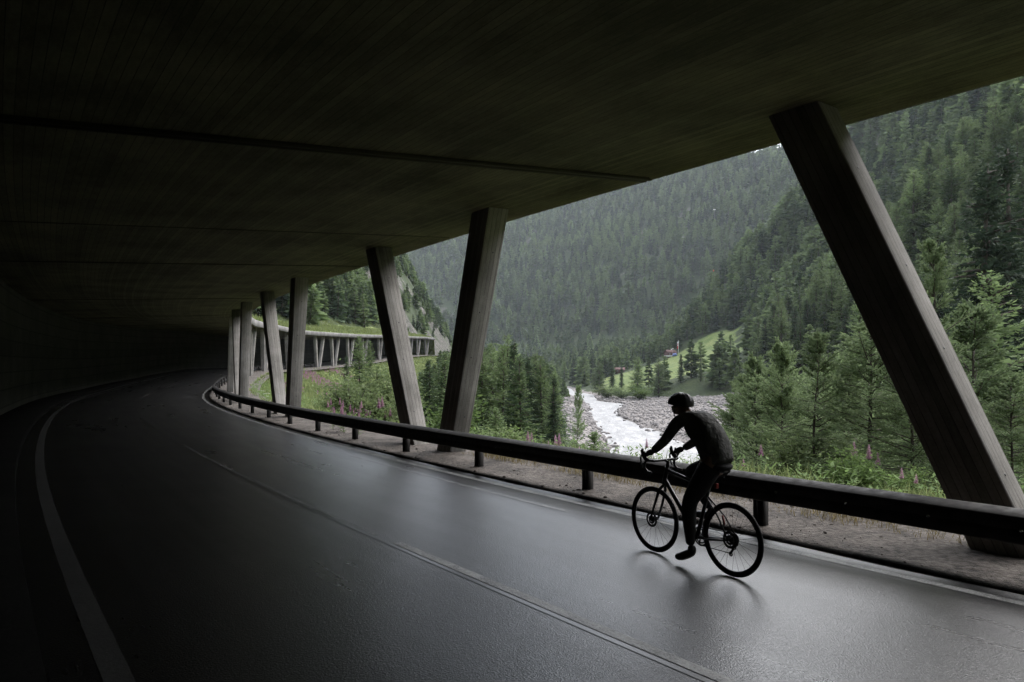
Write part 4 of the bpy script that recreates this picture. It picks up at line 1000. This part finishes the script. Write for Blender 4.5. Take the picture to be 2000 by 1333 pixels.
mb = MB(); ch = [(0, -.04, RW + .045), BB + np.array([.0, -.055, .09])]; mb.tube(ch, .005, 4); mb.tube([BB + np.array([0, -.055, -.09]), (.065, -.05, .19), (.055, -.05, .165)], .005, 4); mb.tube([(.02, -.05, .25), (-.02, -.045, RW - .045)], .005, 4); mb.build('chain', M['alu'], bk)
mb = MB(); mb.tube([(.005, -.06, RW - .02), (.0, -.062, .285), (.03, -.055, .25), (.062, -.052, .185)], [.014, .018, .013, .012], 6); mb.ring((.06, -.052, .185), (0, 1, 0), .018, .006, 14, 5, .8); mb.ring((.02, -.052, .255), (0, 1, 0), .018, .006, 14, 5, .8); mb.build('rear_derailleur', M['alu'], bk, True)
mb = MB(); mb.box((.185, 0, .80), (.03, .035, .05)); mb.build('tail_light', M['redl'], bk, bevel=.006)
mb = MB(); mb.tube([(.028, .07, .47), (.06, .062, .555)], [.010, .010], 6); mb.build('red_decal', M['redl'], bk)

ps = empty('person', (PX, PY, PZ), ROT, label='cyclist in black helmet and dark jacket riding away along the wet lane', category='person')
def skin(name, chains, m, parent, sub=2, label=None):
    """chains: list of node lists; node = (x,y,z,r); a node may be given as ('@', key) to branch from a named one"""
    V = []; E_ = []; Rr = []; names = {}; roots = []
    for c in chains:
        prev = None
        for j, nd in enumerate(c):
            if nd[0] == '@': prev = names[nd[1]]; continue
            V.append(nd[:3]); Rr.append(nd[3]); i = len(V) - 1
            if len(nd) > 4: names[nd[4]] = i
            if prev is not None: E_.append((prev, i))
            else: roots.append(i)
            prev = i
    me = bpy.data.meshes.new(name); me.from_pydata(V, E_, []); me.materials.append(m)
    o = obj(name, me, parent)
    if label: o['label'] = label
    sm = o.modifiers.new('skin', 'SKIN'); sm.use_smooth_shade = True; sm.branch_smoothing = .4
    ly = me.skin_vertices[0] if me.skin_vertices else None
    if ly is None:
        bpy.context.view_layer.objects.active = o; ly = me.skin_vertices[0]
    for i, r in enumerate(Rr):
        ly.data[i].radius = (r, r); ly.data[i].use_root = i in roots
    s_ = o.modifiers.new('sub', 'SUBSURF'); s_.levels = sub; s_.render_levels = sub
    return o
def arm(sg, k=1.0, e=0.):
    return [('@', 'up'), (.47, sg * .10, 1.415, .075 * k + e), (.505, sg * .178, 1.385, .062 * k + e), (.545, sg * .215, 1.30, .050 * k + e), (.60, sg * .245, 1.205, .043 * k + e), (.70, sg * .232, 1.135, .038 * k + e), (.80, sg * .212, 1.075, .029 * k + e)]
def legL(k=1., e=0.): return [('@', 'pel'), (.19, .085, .97, .112 * k + e), (.30, .10, .80, .098 * k + e), (.425, .105, .62, .070 * k + e), (.42, .11, .49, .068 * k + e), (.405, .115, .33, .047 * k + e), (.395, .115, .21, .036 * k + e)]
def legR(k=1., e=0.): return [('@', 'pel'), (.20, -.085, .975, .112 * k + e), (.40, -.095, .925, .098 * k + e), (.60, -.10, .88, .070 * k + e), (.535, -.105, .77, .066 * k + e), (.44, -.11, .64, .043 * k + e), (.36, -.115, .55, .036 * k + e)]
torso = lambda e: [(.165, 0, 1.01, .118 + e, 'pel'), (.20, 0, 1.165, .135 + e), (.325, 0, 1.325, .15 + e, 'ch'), (.455, 0, 1.405, .11 + e, 'up')]
skin('body', [torso(0) + [(.54, 0, 1.445, .064), (.59, 0, 1.475, .058), (.635, 0, 1.515, .086, 'hd'), (.64, 0, 1.565, .083)], [('@', 'hd'), (.695, 0, 1.48, .056), (.712, 0, 1.445, .035)], [('@', 'hd'), (.725, 0, 1.50, .03), (.75, 0, 1.485, .012)],
      [('@', 'hd'), (.625, .083, 1.505, .018), (.615, .094, 1.51, .012)], [('@', 'hd'), (.625, -.083, 1.505, .018), (.615, -.094, 1.51, .012)],
      arm(1), arm(-1), legL(), legR()], M['skin'], ps)
skin('jacket', [[(.145, 0, .98, .165)] + torso(.036) + [(.525, 0, 1.445, .08)], arm(1, 1, .009), arm(-1, 1, .009)], M['jacket'], ps)
skin('tights', [[(.165, 0, 1.04, .15), (.17, 0, .985, .15), (.175, 0, .95, .11)], [(.165, .07, 1.01, .10)] + [n_ for n_ in legL(1, .008)[1:]], [(.165, -.07, 1.01, .10)] + [n_ for n_ in legR(1, .008)[1:]]], M['tights'], ps)
for p_, tilt, nm in (((.395, .115, .20), -.10, 'shoe'), ((.36, -.115, .54), .0, 'shoe')):
    x, y, z = p_
    skin(nm, [[(x - .01, y, z + .03, .044), (x - .025, y, z - .045, .046), (x + .06, y, z - .07 + tilt * .2, .046), (x + .13, y, z - .075 + tilt * .5, .042), (x + .195, y, z - .078 + tilt * .6, .032)]], M['blk'], ps, 2)
for sg in (1, -1):
    ch = [[(.80, sg * .212, 1.075, .031), (.845, sg * .208, 1.055, .034), (.89, sg * .206, 1.045, .030)]]
    for q, (dx, dl) in enumerate(((0., .9), (.018, 1.0), (.033, .96), (.045, .78))):      # four fingers close round the hood
        x = .868 + dx * 1.2; z = 1.045 + dx * .55; o_ = .024
        ch.append([(x, sg * (.206 + o_ * .6), z, .011), (x + .012, sg * (.203 + o_ + .008), z - .022 * dl, .010), (x + .016, sg * (.203 + o_), z - .048 * dl, .0092), (x + .014, sg * (.203 + .004), z - .060 * dl, .0082)])
    ch.append([(.855, sg * .19, 1.045, .013), (.88, sg * .178, 1.035, .012), (.905, sg * .176, 1.022, .010), (.922, sg * .182, 1.008, .0088)])
    skin('glove', ch, M['glove'], ps, 2)
# helmet: vented shell over the skull, and its strap
n1, n2 = 40, 14; V = []; fs = []
for i in range(n2 + 1):
    ph = i / n2 * 1.72
    for k in range(n1):
        a = 2 * math.pi * k / n1; rx = .15 if math.cos(a) < 0 else .132
        rib = 1 + .035 * math.cos(a * 2 * 6) * math.sin(min(ph, 1.5) * 2) if True else 1
        V.append((.638 + rx * .86 * math.cos(a) * math.sin(ph) * rib - .012 * math.cos(ph), .094 * math.sin(a) * math.sin(ph) * rib, 1.552 + .092 * math.cos(ph) * rib + .03 * math.cos(a) * (1 - math.cos(ph)) * .35))
for i in range(n2):
    for k in range(n1): fs.append([i * n1 + k, i * n1 + (k + 1) % n1, (i + 1) * n1 + (k + 1) % n1, (i + 1) * n1 + k])
o = obj('helmet', mesh_np('helmet', np.array(V), np.array(fs), M['helmet'], True), ps); o.modifiers.new('thick', 'SOLIDIFY').thickness = .018
mb = MB()
for sg in (-1, 1): mb.tube([(.61, sg * .09, 1.53), (.645, sg * .081, 1.46), (.685, sg * .035, 1.425), (.69, 0, 1.418)], .006, 5)
mb.build('helmet_strap', M['blk'], ps)

# ------------------------------------------------------------------ air, light, camera
hz = MB(); hz.box((120, 560, 330), (1400, 1560, 700)); m = bpy.data.materials.new('mountain_air'); m.use_nodes = True; nt = m.node_tree; nt.nodes.clear()
out = nt.nodes.new('ShaderNodeOutputMaterial'); pv = nt.nodes.new('ShaderNodeVolumePrincipled'); pv.inputs['Color'].default_value = (.86, .92, 1., 1); pv.inputs['Density'].default_value = HAZE; pv.inputs['Anisotropy'].default_value = .1
nt.links.new(pv.outputs[0], out.inputs['Volume'])
if HAZE > 0: hz.build('haze', m, kind='stuff')
EL, AZ = math.radians(46), math.radians(52)      # sun direction: azimuth measured clockwise from +Y
w = bpy.data.worlds.new('World'); SC.world = w; w.use_nodes = True; nt = w.node_tree; bg = nt.nodes['Background']
sky = nt.nodes.new('ShaderNodeTexSky'); sky.sky_type = 'NISHITA'; sky.sun_disc = False; sky.sun_elevation = EL; sky.sun_rotation = AZ; sky.air_density = 1.2; sky.dust_density = 4.; sky.altitude = 1200
hs = nt.nodes.new('ShaderNodeHueSaturation'); hs.inputs['Saturation'].default_value = .35
tc = nt.nodes.new('ShaderNodeTexCoord'); mp = nt.nodes.new('ShaderNodeMapping'); mp.inputs['Scale'].default_value = (1, 1, 3); nz = nt.nodes.new('ShaderNodeTexNoise'); nz.inputs['Scale'].default_value = 2.2; nz.inputs['Detail'].default_value = 6
rp = nt.nodes.new('ShaderNodeMapRange'); rp.inputs['From Min'].default_value = .3; rp.inputs['From Max'].default_value = .7; rp.inputs['To Min'].default_value = .8; rp.inputs['To Max'].default_value = 1.5
mx = nt.nodes.new('ShaderNodeMix'); mx.data_type = 'RGBA'; mx.blend_type = 'MULTIPLY'; mx.inputs[0].default_value = 1
nt.links.new(sky.outputs[0], hs.inputs['Color']); nt.links.new(hs.outputs[0], mx.inputs[6]); nt.links.new(tc.outputs['Generated'], mp.inputs[0]); nt.links.new(mp.outputs[0], nz.inputs['Vector']); nt.links.new(nz.outputs['Fac'], rp.inputs[0]); nt.links.new(rp.outputs[0], mx.inputs[7]); nt.links.new(mx.outputs[2], bg.inputs['Color'])
bg.inputs['Strength'].default_value = SKY
sd = bpy.data.lights.new('sun', 'SUN'); sd.energy = SUN; sd.angle = math.radians(75); sd.color = (1, .985, .965); so = bpy.data.objects.new('sun', sd); link(so); so.rotation_euler = (math.pi / 2 - EL, 0, -AZ + math.pi)
dvec = Vector((math.sin(AZ) * math.cos(EL), math.cos(AZ) * math.cos(EL), math.sin(EL))); so.rotation_euler = dvec.to_track_quat('Z', 'Y').to_euler()
cd = bpy.data.cameras.new('camera'); cd.sensor_width = 36; cd.lens = 24; cd.shift_y = (HOR - 666.5) / 2000; cd.clip_start = .05; cd.clip_end = 5000
co = bpy.data.objects.new('camera', cd); link(co); co.location = (0, 0, EYE); co.rotation_euler = (math.pi / 2, 0, 0); SC.camera = co
SC.view_settings.view_transform = 'Standard'; SC.view_settings.look = 'None'; SC.view_settings.exposure = EXPO; SC.view_settings.gamma = 1
c = SC.cycles; c.use_denoising = True; c.denoising_prefilter = 'ACCURATE'; c.max_bounces = 7; c.diffuse_bounces = 4; c.glossy_bounces = 3; c.transmission_bounces = 3; c.volume_bounces = 1; c.sample_clamp_indirect = 4; c.caustics_reflective = False; c.caustics_refractive = False
